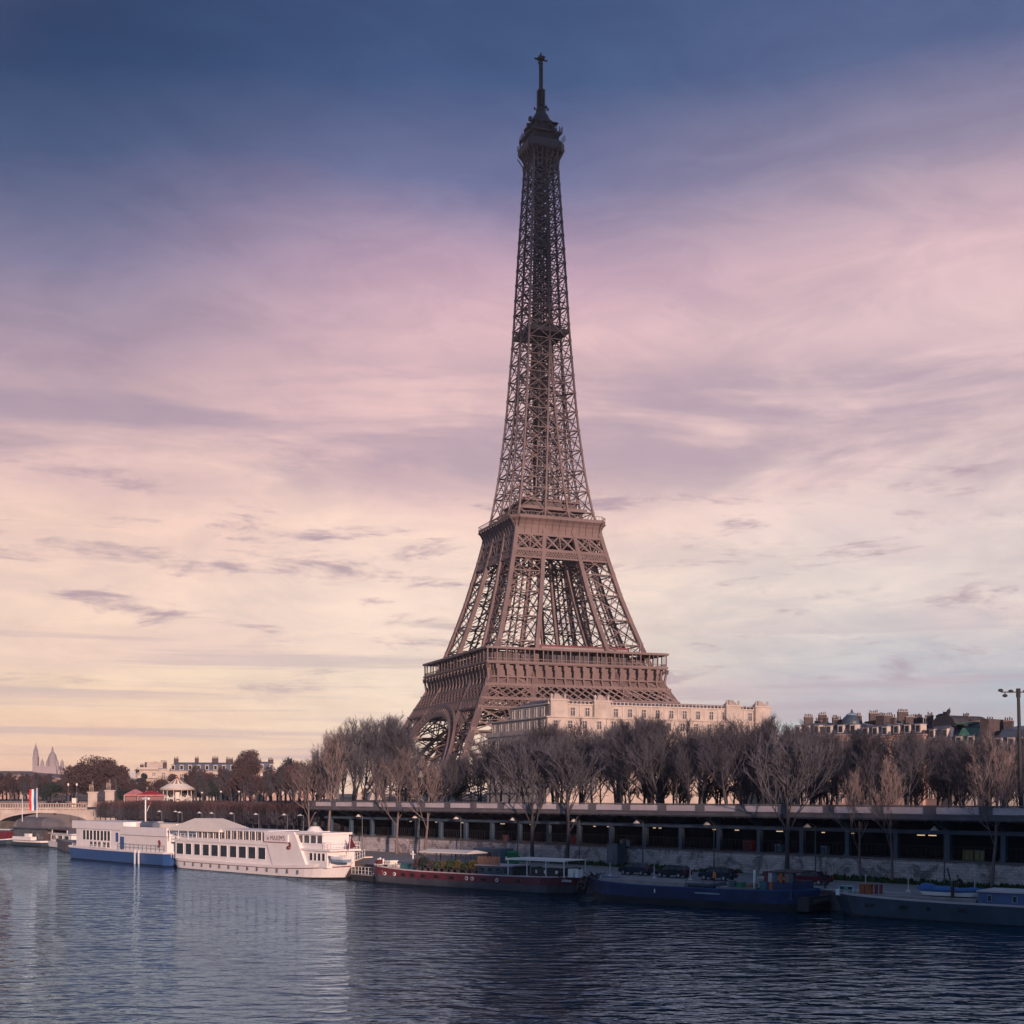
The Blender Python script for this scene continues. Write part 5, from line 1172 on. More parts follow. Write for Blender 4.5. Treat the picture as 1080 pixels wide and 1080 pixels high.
b = MB(); b.tube([(F.x(388), 1.6, 2.4), (F.x(388) + .3, 1.6, 3.1), (F.x(392), 1.6, 3.2)], .16, 'white', 7); b.box((F.x(389), 1.2, 2.4), (F.x(393), 2.6, 3.0), 'redroof'); b.tube([(F.x(395), 1.6, 2.4), (F.x(395), 1.6, 3.2)], .12, 'white', 6); b.build('anchor_winch', rd_)
b = MB(); b.box((F.x(440), 1.0, 1.9), (F.x(497), 4.5, 2.6), 'boat_bottom'); b.build('deckhouse', rd_)
b = MB(); b.box((F.x(438), .6, 4.35), (F.x(489), 4.4, 4.45), 'boat_cream'); b.hexa([(F.x(438), .6, 4.453), (F.x(489), .6, 4.453), (F.x(489), 4.4, 4.453), (F.x(438), 4.4, 4.453)], [(F.x(440), 2.2, 4.75), (F.x(487), 2.2, 4.75), (F.x(487), 2.9, 4.75), (F.x(440), 2.9, 4.75)], 'boat_cream'); b.build('awning', rd_)
b = MB()
for px in (440, 456, 472, 487):
    for y in (.7, 4.3): b.bar((F.x(px), y, 1.9), (F.x(px), y, 4.36), .08, 'pole_dark')
b.build('awning_posts', rd_)
b = MB(); b.box((F.x(498), 1.0, 1.9), (F.x(534), 4.4, 3.0), 'container'); b.box((F.x(496), .7, 3.0), (F.x(536), 4.7, 3.1), 'parapet_pale'); b.build('cabin', rd_)
wins(rd_, [(F.x(501 + i * 8), F.x(505.5 + i * 8)) for i in range(4)], 1.0, 2.2, 2.8, 'darkglass', 'container')
b = MB()
for i in range(14): x = F.x(498) + i * .28; b.box((x, .9, 3.12), (x + .2, .96, 4.1 + .1 * (i % 2)), 'wood')
b.box((F.x(498), .96, 3.3), (F.x(498) + 3.9, 1.0, 3.4), 'wood'); b.build('slat_screen', rd_)
b = MB(); cx0, cx1 = F.x(531), F.x(594); b.box((cx0, .4, 4.0), (cx1, 4.6, 4.1), 'boat_cream'); b.box((cx0, .35, 3.9), (cx1, .45, 4.12), 'white'); b.build('stern_canopy', rd_)
b = MB()
for px in (533, 553, 573, 592):
    for y in (.5, 4.5): b.bar((F.x(px), y, 2.0), (F.x(px), y, 4.0), .1, 'white')
b.build('canopy_posts', rd_)
b = MB(); b.box((F.x(554), 1, 2.0), (F.x(589), 4.2, 3.1), 'boat_bottom'); b.hexa([(F.x(562), 1.6, 3.1), (F.x(584), 1.6, 3.1), (F.x(584), 3.4, 3.1), (F.x(562), 3.4, 3.1)], [(F.x(564), 1.9, 3.5), (F.x(581), 1.9, 3.5), (F.x(581), 3.1, 3.5), (F.x(564), 3.1, 3.5)], 'white'); b.build('wheelhouse', rd_)
wins(rd_, [(F.x(559), F.x(561)), (F.x(568), F.x(570.5)), (F.x(580), F.x(583))], 1.0, 2.4, 2.8, 'lampglass', 'boat_bottom')
b = MB(); x = F.x(596); b.box((x - .4, 1, 2.1), (x + .4, 2.0, 3.1), 'white'); b.box((x + .7, 1, 2.1), (x + 1.1, 2.0, 3.0), 'white'); b.build('stern_lockers', rd_)
text_mesh('KARINA', .42, 'white', rd_, (F.x(594), .62, 1.55))
b = MB(); rail(b, [(F.x(398), .25, 2.0), (F.x(530), .2, 2.0)], .8, 'pole', 1.6); b.build('deck_railing', rd_)
b = MB()
for (x, y, z) in ((F.x(405), .3, 2.0), (F.x(540), .3, 2.0), (F.x(588), .4, 2.1)): b.tube([(x, y, z), (x, y, z + .5)], .13, 'black', 8); b.box((x - .3, y - .1, z + .35), (x + .3, y + .1, z + .47), 'black')
b.build('mooring_bitts', rd_)
# potted plants on the barge deck
def shrub(loc, h, r, k, label, seed, group=None, pot='chimney'):
    rg = random.Random(seed); o = empty('potted_plant', loc, 0, label, 'plant', group); b = MB(); b.lathe([(.2, 0), (.3, .45), (.33, .5)], pot, 9); b.build('pot', o); c = MB()
    for i in range(260):
        a_ = rg.uniform(0, 6.28); e_ = rg.uniform(-.1, 1.4); R_ = rg.uniform(.3, 1); q = Vector((math.cos(a_) * math.cos(e_) * r * R_, math.sin(a_) * math.cos(e_) * r * R_, .5 + (h - .5) * (.15 + .8 * math.sin(max(0, e_)) * R_)))
        d = Vector((rg.gauss(0, 1), rg.gauss(0, 1), rg.gauss(0, 1))).normalized(); n_ = d.orthogonal().normalized(); s_ = .22; c.add([q - d * s_, q + n_ * s_ * .35, q + d * s_, q - n_ * s_ * .35], [(0, 1, 2, 3)], k)
    c.build('foliage', o)
M['leaf_olive'] = mat('olive_leaves', (.12, .10, .03), .9, 0, .5, 2)
for i, (px, h_, r_, k) in enumerate(((436, 1.8, .8, 'leaf_brown'), (444, 2.0, .9, 'leaf_dark'), (451, 1.5, .7, 'leaf_brown'), (458, 1.4, .7, 'leaf_green'), (465, 1.6, .7, 'leaf_olive'), (472, 1.8, .8, 'leaf_green'), (479, 1.7, .8, 'leaf_olive'), (487, 1.4, .6, 'leaf_green'), (494, 1.8, .8, 'leaf_olive'))):
    p = F.a + F.d * F.x(px); n_ = Vector((-F.d.y, F.d.x)); p = p + n_ * .75; shrub((p.x, p.y, 1.9), h_, r_, k, ORD[i] + ' potted plant from the left on the red barge deck, ' + {'leaf_brown': 'brown leaved', 'leaf_dark': 'dark and bushy', 'leaf_green': 'green leaved', 'leaf_olive': 'yellowish olive leaved'}[k], 100 + i, 'plants on the red barge')
# container and green box on the quay behind
def corr(b, L_, D_, H_, k):
    b.box((0, 0, .1), (L_, D_, H_), k)
    for i in range(int(L_ / .3)): b.box((i * .3 + .05, -.04, .2), (i * .3 + .2, 0, H_ - .1), k)
def fc(b): corr(b, 5.9, 2.3, 2.5, 'container')
s = s_at(499, -16); p = W(s, -16, 2.0); ct = box_thing('site_container', p, RZW, (('body', fc),), 'blue grey metal container on the quay behind the red barge', 'container'); 
b = MB(); b.lathe([(.5, 0), (.5, .05)], 'black', 12); o = b.build('dark_patch', ct, (3.5, -.05, 1.5)); o.rotation_euler = (R(90), 0, 0)
def fg(b): b.box((0, 0, .1), (1.7, 1.9, 1.9), 'green'); b.hexa([(-.05, -.05, 1.9), (1.75, -.05, 1.9), (1.75, 1.95, 1.9), (-.05, 1.95, 1.9)], [(.25, .1, 2.2), (1.45, .1, 2.2), (1.45, 1.8, 2.2), (.25, 1.8, 2.2)], 'green')
def fg2(b): b.box((1.2, -.1, .9), (1.45, -.01, 1.5), 'white')
s = s_at(527.5, -15); box_thing('recycling_box', W(s, -15, 2.0), RZW, (('body', fg), ('notice', fg2)), 'bright green box next to the blue grey container', 'box')
# pale van behind the awning
# tall grey blue cabin on the quay by the wall
def fk(b): b.box((0, 0, 0), (2.0, 1.8, 3.0), 'container'); b.box((-.06, -.06, 3.0), (2.06, 1.86, 3.1), 'pole')
def fk2(b): b.box((.3, -.05, .1), (1.2, -.004, 2.3), 'slate')
s = s_at(640, -2.4); box_thing('service_cabin', W(s, -2.4, 2.0), RZW, (('body', fk), ('door', fk2)), 'tall blue grey cabin against the quay wall left of the first parked car', 'cabin')

# blue barge
F = Frame((612, 949.5), (850, 963.8)); Ln = F.L; B = 5.6
bl = empty('blue_barge', (F.a.x, F.a.y, 0), F.rz, 'navy blue cargo barge with flat beige hatch covers and rusty panels at its stern', 'boat')
b = MB(); V, st2, n2 = hull(b, Ln, B, -.5, [(.75, 'boat_bottom'), (2.0, 'boat_navy'), (2.1, 'boat_blue')], 3.0, 4.0, .25, .5, .2, rake=.5, rake_l=1.2); deck(b, V, st2, n2, 'deckgrey', .12); b.build('hull', bl)
b = MB(); b.hexa([(F.x(638), .7, 1.95), (F.x(718), .7, 1.95), (F.x(718), 4.9, 1.95), (F.x(638), 4.9, 1.95)], [(F.x(640), .9, 2.55), (F.x(717), .9, 2.4), (F.x(717), 4.7, 2.4), (F.x(640), 4.7, 2.55)], 'deckgrey'); b.build('hatch_cover', bl)
b = MB(); b.box((F.x(722), .6, 2.0), (F.x(748), 4.6, 2.25), 'black'); b.box((F.x(721), .7, 2.25), (F.x(745), 4.4, 2.5), 'container'); b.box((F.x(750), 1.0, 1.98), (F.x(790), 4.4, 2.2), 'deckgrey'); b.build('open_hold', bl)
b = MB(); b.box((F.x(733), -.05, 1.45), (F.x(759), -.003, 1.6), 'bluewhite'); b.box((F.x(690), -.05, 1.3), (F.x(691), -.003, 1.7), 'white'); b.build('hull_marking', bl)
b = MB(); b.box((F.x(795), 1.2, 2.0), (F.x(805), 4, 3.0), 'teal'); b.box((F.x(794), 1, 3.3), (F.x(806), 4.2, 3.4), 'parapet_pale'); b.build('deckhouse', bl)
b = MB(); b.box((F.x(806), .3, 1.2), (F.x(834), B - .3, 3.0), 'boat_navy'); b.box((F.x(810), .26, 1.6), (F.x(813.5), .3, 3.3), 'rust'); b.build('wheelhouse', bl)
b = MB()
for px, k in ((804.5, 'redroof'), (809, 'parapet_pale'), (814, 'container'), (820, 'rust'), (826.5, 'wood'), (831, 'container')): b.box((F.x(px), .24, 3.02), (F.x(px + 4), .32, 3.95), k)
b.box((F.x(804), .2, 3.95), (F.x(836), B - .2, 4.05), 'boat_bottom'); b.build('screen_panels', bl)
b = MB(); rail(b, [(F.x(722), .25, 2.1), (F.x(795), .25, 2.1)], .7, 'pole', 1.8); b.build('deck_railing', bl)
b = MB(); b.tube([(F.x(765), 1.5, 2.25), (F.x(765), 1.5, 2.9)], .45, 'container', 12); b.box((F.x(771), 1.2, 2.2), (F.x(776), 2.2, 2.75), 'green'); b.box((F.x(779), 1.6, 2.2), (F.x(785), 3, 2.6), 'wood'); b.build('deck_stores', bl)
b = MB(); x = F.x(789); b.tube([(x, 1.4, 2), (x, 1.4, 4.1)], .14, 'white', 8); b.build('bollard_post', bl)
b = MB()
for i in range(7):
    th = i * .9; b.tube([(Ln + .2 + .15 * math.cos(a_), 1 + i * .55, .9 + .35 * math.sin(a_ * j_)) for j_, a_ in enumerate((0, .6, 1.2))], .3, 'black', 8)
b.box((F.x(840), .2, .2), (Ln + .2, B - .2, 1.6), 'boat_bottom'); b.build('stern_fenders', bl)
rgt = random.Random(8)
for i, (px, y, z) in enumerate(((609, 1.0, 1.6), (613, .4, 1.2), (617, .1, 1.7), (607, 2.0, 2.0), (612, 1.2, 2.2))):
    me = MB(); n1_, n2_ = 12, 6; vs_ = []
    for a in range(n1_):
        for c in range(n2_): A_ = 6.283 * a / n1_; C_ = 6.283 * c / n2_; vs_.append(((.42 + .16 * math.cos(C_)) * math.cos(A_), .16 * math.sin(C_), (.42 + .16 * math.cos(C_)) * math.sin(A_)))
    me.add(vs_, [(a*n2_+c, ((a+1)%n1_)*n2_+c, ((a+1)%n1_)*n2_+(c+1)%n2_, a*n2_+(c+1)%n2_) for a in range(n1_) for c in range(n2_)], 'black'); o = me.build('tyre_fender', bl, (F.x(px), y - .3, z), rgt.uniform(-.5, .5), smooth=True)
b = MB()
for i in range(10): b.bar((F.x(606) + rgt.uniform(0, 3), rgt.uniform(.8, 3), 2.2), (F.x(606) + rgt.uniform(0, 3), rgt.uniform(.8, 3), 3.1), .09, random.choice(('pole_dark', 'parapet_pale', 'pole')))
b.tube([(F.x(610), 1.5, 2.2), (F.x(616), 1.5, 2.9), (F.x(622), 1.6, 2.4)], .15, 'pole_dark', 6); b.build('bow_winch', bl)

# grey barge at right
F = Frame((875, 965), (1080, 978)); B = 5.4; Lg = 39.0
gb = empty('grey_barge', (F.a.x, F.a.y, 0), F.rz, 'dark slate coloured barge running out of the photo at the right edge', 'boat')
b = MB(); V, st2, n2 = hull(b, Lg, B, -.5, [(.1, 'boat_bottom'), (1.75, 'boat_grey'), (1.95, 'parapet_pale')], 3.0, 3.5, .25, .45, .25, rake_l=1.4); deck(b, V, st2, n2, 'deckgrey', .12); b.build('hull', gb)
b = MB(); hx0 = F.x(915); b.box((hx0, .7, 1.85), (F.x(1026), 4.7, 2.15), 'deckgrey'); b.build('hatch_cover', gb)
b = MB(); b.box((F.x(1029), .6, 1.85), (F.x(1029) + 16, 4.8, 2.95), 'boat_slateblue'); b.box((F.x(1028), .4, 2.95), (F.x(1029) + 16.3, 5.0, 3.1), 'parapet_pale'); b.build('deckhouse', gb)
wins(gb, [(F.x(1039.5), F.x(1043)), (F.x(1066), F.x(1070)), (F.x(1092), F.x(1097))], .6, 2.15, 2.65, 'darkglass', 'bluewhite')
for px in (912, 918, 948, 953, 977, 1010, 1015):
    b = MB(); b.box((F.x(px), -.04, 1.0), (F.x(px + 3.5), -.003, 1.35), 'black'); b.build('porthole', gb)
b = MB(); x = F.x(996); b.bar((x, 2, 1.9), (x, 2, 3.2), .25, 'pole_dark'); b.bar((x, 2, 3.0), (F.x(986), 3, 4.9), .14, 'pole_dark'); b.build('davit', gb)
b = MB(); b.box((F.x(878), .7, 1.95), (F.x(882), 2.2, 2.5), 'white'); b.box((F.x(892), .6, 1.95), (F.x(902), .9, 2.05), 'white'); b.build('bow_fittings', gb)
nG = Vector((-F.d.y, F.d.x))
def onb(px, y, z): p = F.a + F.d * F.x(px) + nG * y; return (p.x, p.y, z)
M['mint'] = mat('mint_frame', (.35, .62, .60), .5)
def fch(b):
    for z in (.1, .55, .95): b.box((0, 0, z), (.9, .06, z + .07), 'mint')
    for x in (0, .83): b.box((x, 0, 0), (x + .07, .06, 1.02), 'mint')
    for x in (0, .83): b.box((x, .7, 0), (x + .07, .76, .6), 'mint')
    b.box((0, 0, .55), (.9, .76, .6), 'mint'); b.box((.1, .01, .62), (.8, .05, .93), 'pole_dark')
box_thing('deck_chair', onb(880.5, .9, 1.9), F.rz, (('frame', fch),), 'left mint framed chair on the bow of the slate barge', 'chair', 'mint chairs')
box_thing('deck_chair', onb(886.5, .9, 1.9), F.rz, (('frame', fch),), 'right mint framed chair on the bow of the slate barge', 'chair', 'mint chairs')
def fo(b): b.box((0, 0, 0), (1.1, .8, 1.1), 'rust'); b.box((-.04, -.04, 1.1), (1.14, .84, 1.18), 'wood'); b.box((.5, -.03, .1), (.58, -.002, 1.0), 'pole_dark')
box_thing('wooden_crate', onb(896, 2.2, 1.9), F.rz, (('body', fo),), 'rusty orange crate on the slate barge behind the mint chairs', 'crate')
def fo2(b): b.box((0, 0, 0), (.25, .25, .9), 'redroof'); b.lathe([(.2, 0), (.16, .3)], 'redroof', 8, (.12, .12, .9))
box_thing('gas_bottle', onb(912, 2.2, 1.9), F.rz, (('body', fo2),), 'left dark red gas bottle on the slate barge deck', 'gas bottle', 'gas bottles')
box_thing('gas_bottle', onb(917, 2.2, 1.9), F.rz, (('body', fo2),), 'right dark red gas bottle on the slate barge deck', 'gas bottle', 'gas bottles')
tb = empty('covered_rowboat', onb(957, 2.4, 2.05), F.rz, 'small boat under a blue tarpaulin on the deck of the slate barge', 'boat')
b = MB(); Vd, sd_, nd = hull(b, 6.0, 2.0, .2, [(.55, 'white'), (.8, 'boat_slateblue')], 2.2, .6, .2, .1, .6, n=14, rake=.8); b.build('hull', tb)
b = MB(); n = 12; vs_ = []
for i in range(n + 1):
    f = i / n; wv = 1.05 * (1 - max(0, (f - .6) / .4) ** 2 * .9); hh = .22 + .22 * math.sin(f * 5 + 1) * (1 - f) + .07 * math.sin(f * 17)
    vs_ += [(f * 6.0, 1 - wv, .72), (f * 6.0, 1 - wv * .5, .8 + hh * .8), (f * 6.0, 1, .85 + hh), (f * 6.0, 1 + wv * .5, .8 + hh * .8), (f * 6.0, 1 + wv, .72)]
b.add(vs_, [(i*5+j, (i+1)*5+j, (i+1)*5+j+1, i*5+j+1) for i in range(n) for j in range(4)] + [(0, 1, 2, 3, 4)], 'tarp_blue'); b.build('tarpaulin', tb)
b = MB(); b.box((1, .3, -.15), (1.2, 1.7, .22), 'wood'); b.box((4.8, .4, -.15), (5, 1.6, .22), 'wood'); b.build('cradle', tb)

# small boats at the far left
def small(name, px0, py0, px1, py1, B_, hrows, label, fn, sheer=.4):
    F_ = Frame((px0, py0), (px1, py1)); o = empty(name, (F_.a.x, F_.a.y, 0), F_.rz, label, 'boat'); b = MB(); V, s2_, n2_ = hull(b, F_.L, B_, -.3, hrows, F_.L * .2, F_.L * .15, sheer, .2, .5, n=16, rake=1.0); deck(b, V, s2_, n2_, 'parapet_pale', .05); b.build('hull', o)
    fn(F_, o); return o
def s1(F_, o):
    L_ = F_.L; b = MB(); b.box((L_ * .1, .8, 1.2), (L_ * .75, 4.2, 3.0), 'boat_white'); b.box((L_ * .05, .5, 3.0), (L_ * .8, 4.5, 3.2), 'boat_white'); b.build('cabin', o); wins(o, [(L_ * .14 + i * L_ * .2, L_ * .28 + i * L_ * .2) for i in range(3)], .8, 1.8, 2.7)
    b = MB(); b.box((L_ * .1, 1, 3.9), (L_ * .6, 4, 4.0), 'redroof'); b.box((L_ * .1, 1, 3.2), (L_ * .12, 1.1, 3.9), 'white'); b.box((L_ * .58, 1, 3.2), (L_ * .6, 1.1, 3.9), 'white'); b.build('sun_roof', o)
small('cabin_boat', 46.5, 893, 80, 896.5, 5, [(.15, 'boat_bottom'), (1.1, 'boat_white'), (1.3, 'boat_white')], 'small white motor boat left of the blue hulled boat', s1)
def s2f(F_, o):
    L_ = F_.L; b = MB(); b.box((L_ * .04, 1, 1.3), (L_ * .9, 6.5, 4.0), 'cabin'); b.build('saloon', o)
    wins(o, [(L_ * .06 + i * L_ * .105, L_ * .15 + i * L_ * .105) for i in range(8)], 1.0, 1.7, 3.7, 'midglass', 'pole')
    b = MB(); n = 10; x0, x1 = L_ * .12, L_ * .86; b.box((0, .4, 4.0), (L_ * 1.05, 7.2, 4.3), 'pole')
    vs_ = []
    for i in range(n + 1):
        a = math.pi * i / n; vs_ += [(x0 + .8 * (1 - math.sin(a)), 3.8 - 3.1 * math.cos(a), 4.3 + 2.3 * math.sin(a) ** .7), (x1 - 1.8 * math.sin(a), 3.8 - 3.1 * math.cos(a), 4.3 + 2.3 * math.sin(a) ** .7)]
    b.add(vs_, [(i*2, i*2+1, i*2+3, i*2+2) for i in range(n)] + [tuple(range(0, 2*n+2, 2)), tuple(range(2*n+1, 0, -2))], 'concrete'); b.build('curved_roof', o)
    b = MB(); b.box((L_ * .2, -.6, 1.4), (L_ * .7, 0.8, 2.2), 'boat_white'); b.box((L_ * .5, -.3, 2.2), (L_ * .62, .5, 2.9), 'boat_white'); b.build('tender', o)
small('floating_restaurant', 8, 891.5, 47, 893.5, 8, [(.15, 'boat_bottom'), (.9, 'boat_grey'), (1.3, 'boat_white')], 'floating restaurant with curved grey roof at the far left', s2f, .1)
def s3(F_, o):
    L_ = F_.L; b = MB(); b.box((L_ * .1, 1, 1.2), (L_ * .85, 4.6, 2.9), 'redroof'); b.box((L_ * .05, .6, 3.4), (L_ * .9, 5, 3.55), 'boat_white'); b.box((L_ * .1, 1.1, 2.9), (L_ * .85, 4.5, 3.4), 'midglass'); b.build('cabin', o)
small('tour_boat', -26, 890, 11, 891, 5.5, [(.15, 'boat_bottom'), (1.0, 'boat_grey'), (1.2, 'boat_white')], 'low dark tour boat with dark red cabin cut by the left edge', s3)
# red parasol
p = lp(56, 312); o = empty('parasol', (p[0], p[1], 2.0), 0, 'open bright red parasol on the quay behind the small boats', 'parasol'); b = MB(); b.tube([(0, 0, 0), (0, 0, 3.6)], .06, 'white', 6); b.build('pole', o); b = MB(); b.lathe([(2.1, 2.7), (2.1, 2.85), (1.2, 3.5), (.1, 3.9)], 'redcloth', 8); b.build('canopy', o)
# banner and masts
ban = empty('banner_mast', (*lp(39, 306), 2.0), 0, 'white pole with a long red, white and blue vertical banner', 'banner')
b = MB(); b.tube([(0, 0, 0), (0, 0, 11.3)], .1, 'white', 8); b.build('pole', ban)
b = MB(); z0, z1 = 6.1, 11.0; n = 10
for (xa, xb_, k) in ((-1.75, -1.25, 'redcloth'), (-1.25, -.75, 'white'), (-.75, -.12, 'boat_blue')):
    vs_ = []
    for i in range(n + 1): z = z0 + (z1 - z0) * i / n; vs_ += [(xa, .12 * math.sin(i * .9), z), (xb_, .12 * math.sin(i * .9 + .5), z)]
    vs_ += [(x, y + .04, z) for x, y, z in vs_]; m_ = 2 * (n + 1)
    b.add(vs_, [(i*2, i*2+1, i*2+3, i*2+2) for i in range(n)] + [(m_+i*2, m_+i*2+2, m_+i*2+3, m_+i*2+1) for i in range(n)], k)
b.build('banner', ban)
fp = empty('flagpole', (*lp(23.5, 306), 2.0), 0, 'slim bare white pole left of the coloured banner', 'pole'); b = MB(); b.tube([(0, 0, 0), (0, 0, 9.4)], [.1, .05], 'white', 8); b.sphere((0, 0, 9.45), .12, 'white', 8); b.build('pole', fp)
# carousel
car = empty('carousel', (*lp(187, 380), 9.3), 0, 'cream striped fairground carousel behind the clipped trees', 'carousel')
b = MB(); b.lathe([(4.3, 0), (4.3, .4)], 'stone', 24); b.tube([(0, 0, .4), (0, 0, 4.2)], .7, 'boat_cream', 12); b.build('platform', car)
b = MB(); n = 24
for i in range(n):
    a0_, a1_ = 6.28318 * i / n, 6.28318 * (i + 1) / n; k = 'boat_cream' if i % 2 else 'wood'
    P = lambda a, r, z: (math.cos(a) * r, math.sin(a) * r, z)
    b.add([P(a0_, 4.9, 4.2), P(a1_, 4.9, 4.2), P(a1_, 2.6, 5.5), P(a0_, 2.6, 5.5)], [(0, 1, 2, 3)], 'boat_cream'); b.add([P(a0_, 2.6, 5.5), P(a1_, 2.6, 5.5), P(a1_, .5, 7.0), P(a0_, .5, 7.0)], [(0, 1, 2, 3)], k)
b.lathe([(4.9, 3.7), (4.95, 4.2), (4.6, 4.2)], 'stone', 24); b.lathe([(.5, 7.0), (.15, 7.6)], 'rust', 10); b.build('canopy', car)
b = MB()
for i in range(12): a = i * .5236; b.tube([(math.cos(a) * 4, math.sin(a) * 4, .4), (math.cos(a) * 4, math.sin(a) * 4, 3.9)], .07, 'white', 6)
b.build('poles', car)
for i in range(10):
    a = i * .628; x, y = math.cos(a) * 3.1, math.sin(a) * 3.1; b = MB(); b.tube([(x - math.sin(a) * -.6, y - math.cos(a) * .6, 1.4), (x, y, 1.35), (x - math.sin(a) * .6, y + math.cos(a) * .6, 1.5)], [.16, .24, .2], 'white', 7); b.tube([(x - math.sin(a) * .55, y + math.cos(a) * .55, 1.5), (x - math.sin(a) * .85, y + math.cos(a) * .85, 2.1), (x - math.sin(a) * 1.15, y + math.cos(a) * 1.15, 1.9)], [.17, .13, .07], 'white', 6)
    for q in (-.45, .45):
        b.tube([(x - math.sin(a) * q, y + math.cos(a) * q, 1.3), (x - math.sin(a) * q * 1.5, y + math.cos(a) * q * 1.5, .7)], [.08, .05], 'white', 5)
    b.build('carousel_horse', car)
# red tents
for i, (px, D, r_, lab) in enumerate(((143, 372, 3.2, 'pinkish red tent left of the carousel, its left one'), (159, 366, 3.6, 'red tent left of the carousel, its right one'))):
    o = empty('market_tent', (*lp(px, D), 9.3), .3, lab, 'tent', 'red tents'); b = MB(); b.hexa([(-r_, -r_, 2.4), (r_, -r_, 2.4), (r_, r_, 2.4), (-r_, r_, 2.4)], [(-.3, -.3, 3.9 - .4 * i), (.3, -.3, 3.9 - .4 * i), (.3, .3, 3.9 - .4 * i), (-.3, .3, 3.9 - .4 * i)], 'pinkcloth' if i == 0 else 'red'); b.box((-r_, -r_, 2.1), (r_, r_, 2.39), 'pinkcloth'); b.build('roof', o)
    b = MB()
    for x in (-r_ + .1, r_ - .1):
        for y in (-r_ + .1, r_ - .1): b.bar((x, y, 0), (x, y, 2.1), .1, 'white')
    b.box((-r_ + .4, -r_ + 1, 0), (r_ - .4, r_ - .4, 1.9), 'redroof'); b.build('stand', o)
# quay stalls with white parasols near the bridge foot
for i, (px, py) in enumerate(((123, 868), (132, 871), (141, 866), (119, 862))):
    p = lp(px, 330 - i * 6); o = empty('parasol', (p[0], p[1], 2.0), 0, ORD[i] + ' pale parasol on the quay behind the blue hulled boat', 'parasol', 'pale quay parasols'); b = MB(); b.tube([(0, 0, 0), (0, 0, 2.8)], .05, 'white', 6); b.build('pole', o); b = MB(); b.lathe([(1.7, 2.3), (1.7, 2.4), (.1, 3.1)], 'parapet_pale' if i % 2 else 'pinkcloth', 8); b.build('canopy', o)
def fk3(b): b.box((0, 0, 0), (9, 4, 2.6), 'pinkstone'); b.hexa([(-.4, -.4, 2.6), (9.4, -.4, 2.6), (9.4, 4.4, 2.6), (-.4, 4.4, 2.6)], [(1, 1.8, 3.5), (8, 1.8, 3.5), (8, 2.2, 3.5), (1, 2.2, 3.5)], 'stone')
def fk4(b):
    for i in range(5): b.box((.6 + i * 1.7, -.04, .9), (1.7 + i * 1.7, -.003, 2.1), 'darkglass')
p = lp(138, 322); box_thing('ticket_kiosk', (p[0], p[1], 2.0), -.4, (('wall', fk3), ('windows', fk4)), 'low pale kiosk at the foot of the clipped trees near the bridge', 'kiosk')

# ------------------------------------------------------------------ cars
def make_car(k, kind):
    o = empty('parked_car', (0, 0, 0)); b = MB(); w2 = .86
    est = kind == 'estate'
    low = [(-2.15, .35), (-2.2, .62), (-2.05, .86), (-1.2, .95), (1.7 if est else 1.6, .98), (2.15, .92), (2.2, .55), (2.1, .32)]
    n = len(low); vs = [(x, -w2 * (.96 if z < .5 else 1), z) for x, z in low] + [(x, w2 * (.96 if z < .5 else 1), z) for x, z in low]
    b.add(vs, [tuple(range(n)), tuple(range(2*n-1, n-1, -1))] + [(i, n+i, n+(i+1)%n, (i+1)%n) for i in range(n)], k)
    rt_ = 1.95 if est else 1.25
    b.hexa([(-.75, -.62, 1.38), (rt_ - .25, -.62, 1.38), (rt_ - .25, .62, 1.38), (-.75, .62, 1.38)][::1], [(-.6, -.56, 1.45), (rt_ - .35, -.56, 1.45), (rt_ - .35, .56, 1.45), (-.6, .56, 1.45)], k)
    body = b.build('body', o)
    b = MB(); b.hexa([(-1.25, -.8, .96), (rt_ + .15, -.8, .98), (rt_ + .15, .8, .98), (-1.25, .8, .96)], [(-.74, -.63, 1.379), (rt_ - .26, -.63, 1.379), (rt_ - .26, .63, 1.379), (-.74, .63, 1.379)], 'darkglass'); cab = b.build('windows', o)
    b = MB()
    for x in (-.1, .85): 
        for sy in (-1, 1): b.bar((x, sy * .81, .97), (x + .03, sy * .64, 1.39), .07, k)
    pil = b.build('pillars', o)
    kids = [body, cab, pil]
    for x in (-1.35, 1.35):
        for sy in (-1, 1):
            b = MB(); b.tube([(0, -.1, 0), (0, .1, 0)], .32, 'black', 14); wh_ = b.build('wheel', o, (x, sy * .78, .32)); b = MB(); b.tube([(0, -.115, 0), (0, .115, 0)], .19, 'rim', 10); r2 = b.build('rim', wh_); KIDS[wh_.name] = [r2]; kids.append(wh_)
    for sy in (-1, 1):
        b = MB(); b.box((-2.22, sy * .62 - .16, .62), (-2.12, sy * .62 + .16, .78), 'white'); kids.append(b.build('headlight', o)); b = MB(); b.box((2.14, sy * .68 - .12, .66), (2.22, sy * .68 + .12, .9), 'red'); kids.append(b.build('tail_light', o))
    KIDS[o.name] = kids; return o
for (px, py, k, kind, lab) in ((671, 923.2, 'car_blue', 'hatch', 'dark blue hatchback parked left of the other cars on the quay'), (710, 926, 'car_black', 'estate', 'black estate car parked in the middle of the three dark cars'), (757, 929, 'car_blue', 'estate', 'dark blue car parked behind the person in the orange vest'), (856, 933.5, 'car_red', 'hatch', 'dark red car parked right of the big quay tree')):
    D = FPX * 10 / (py - HZ); p = lp(px, D + .9); o = make_car(k, kind); o.location = (p[0], p[1], 2.0); o.rotation_euler = (0, 0, RZW + .12); tag(o, lab, 'car', 'cars parked on the lower quay')
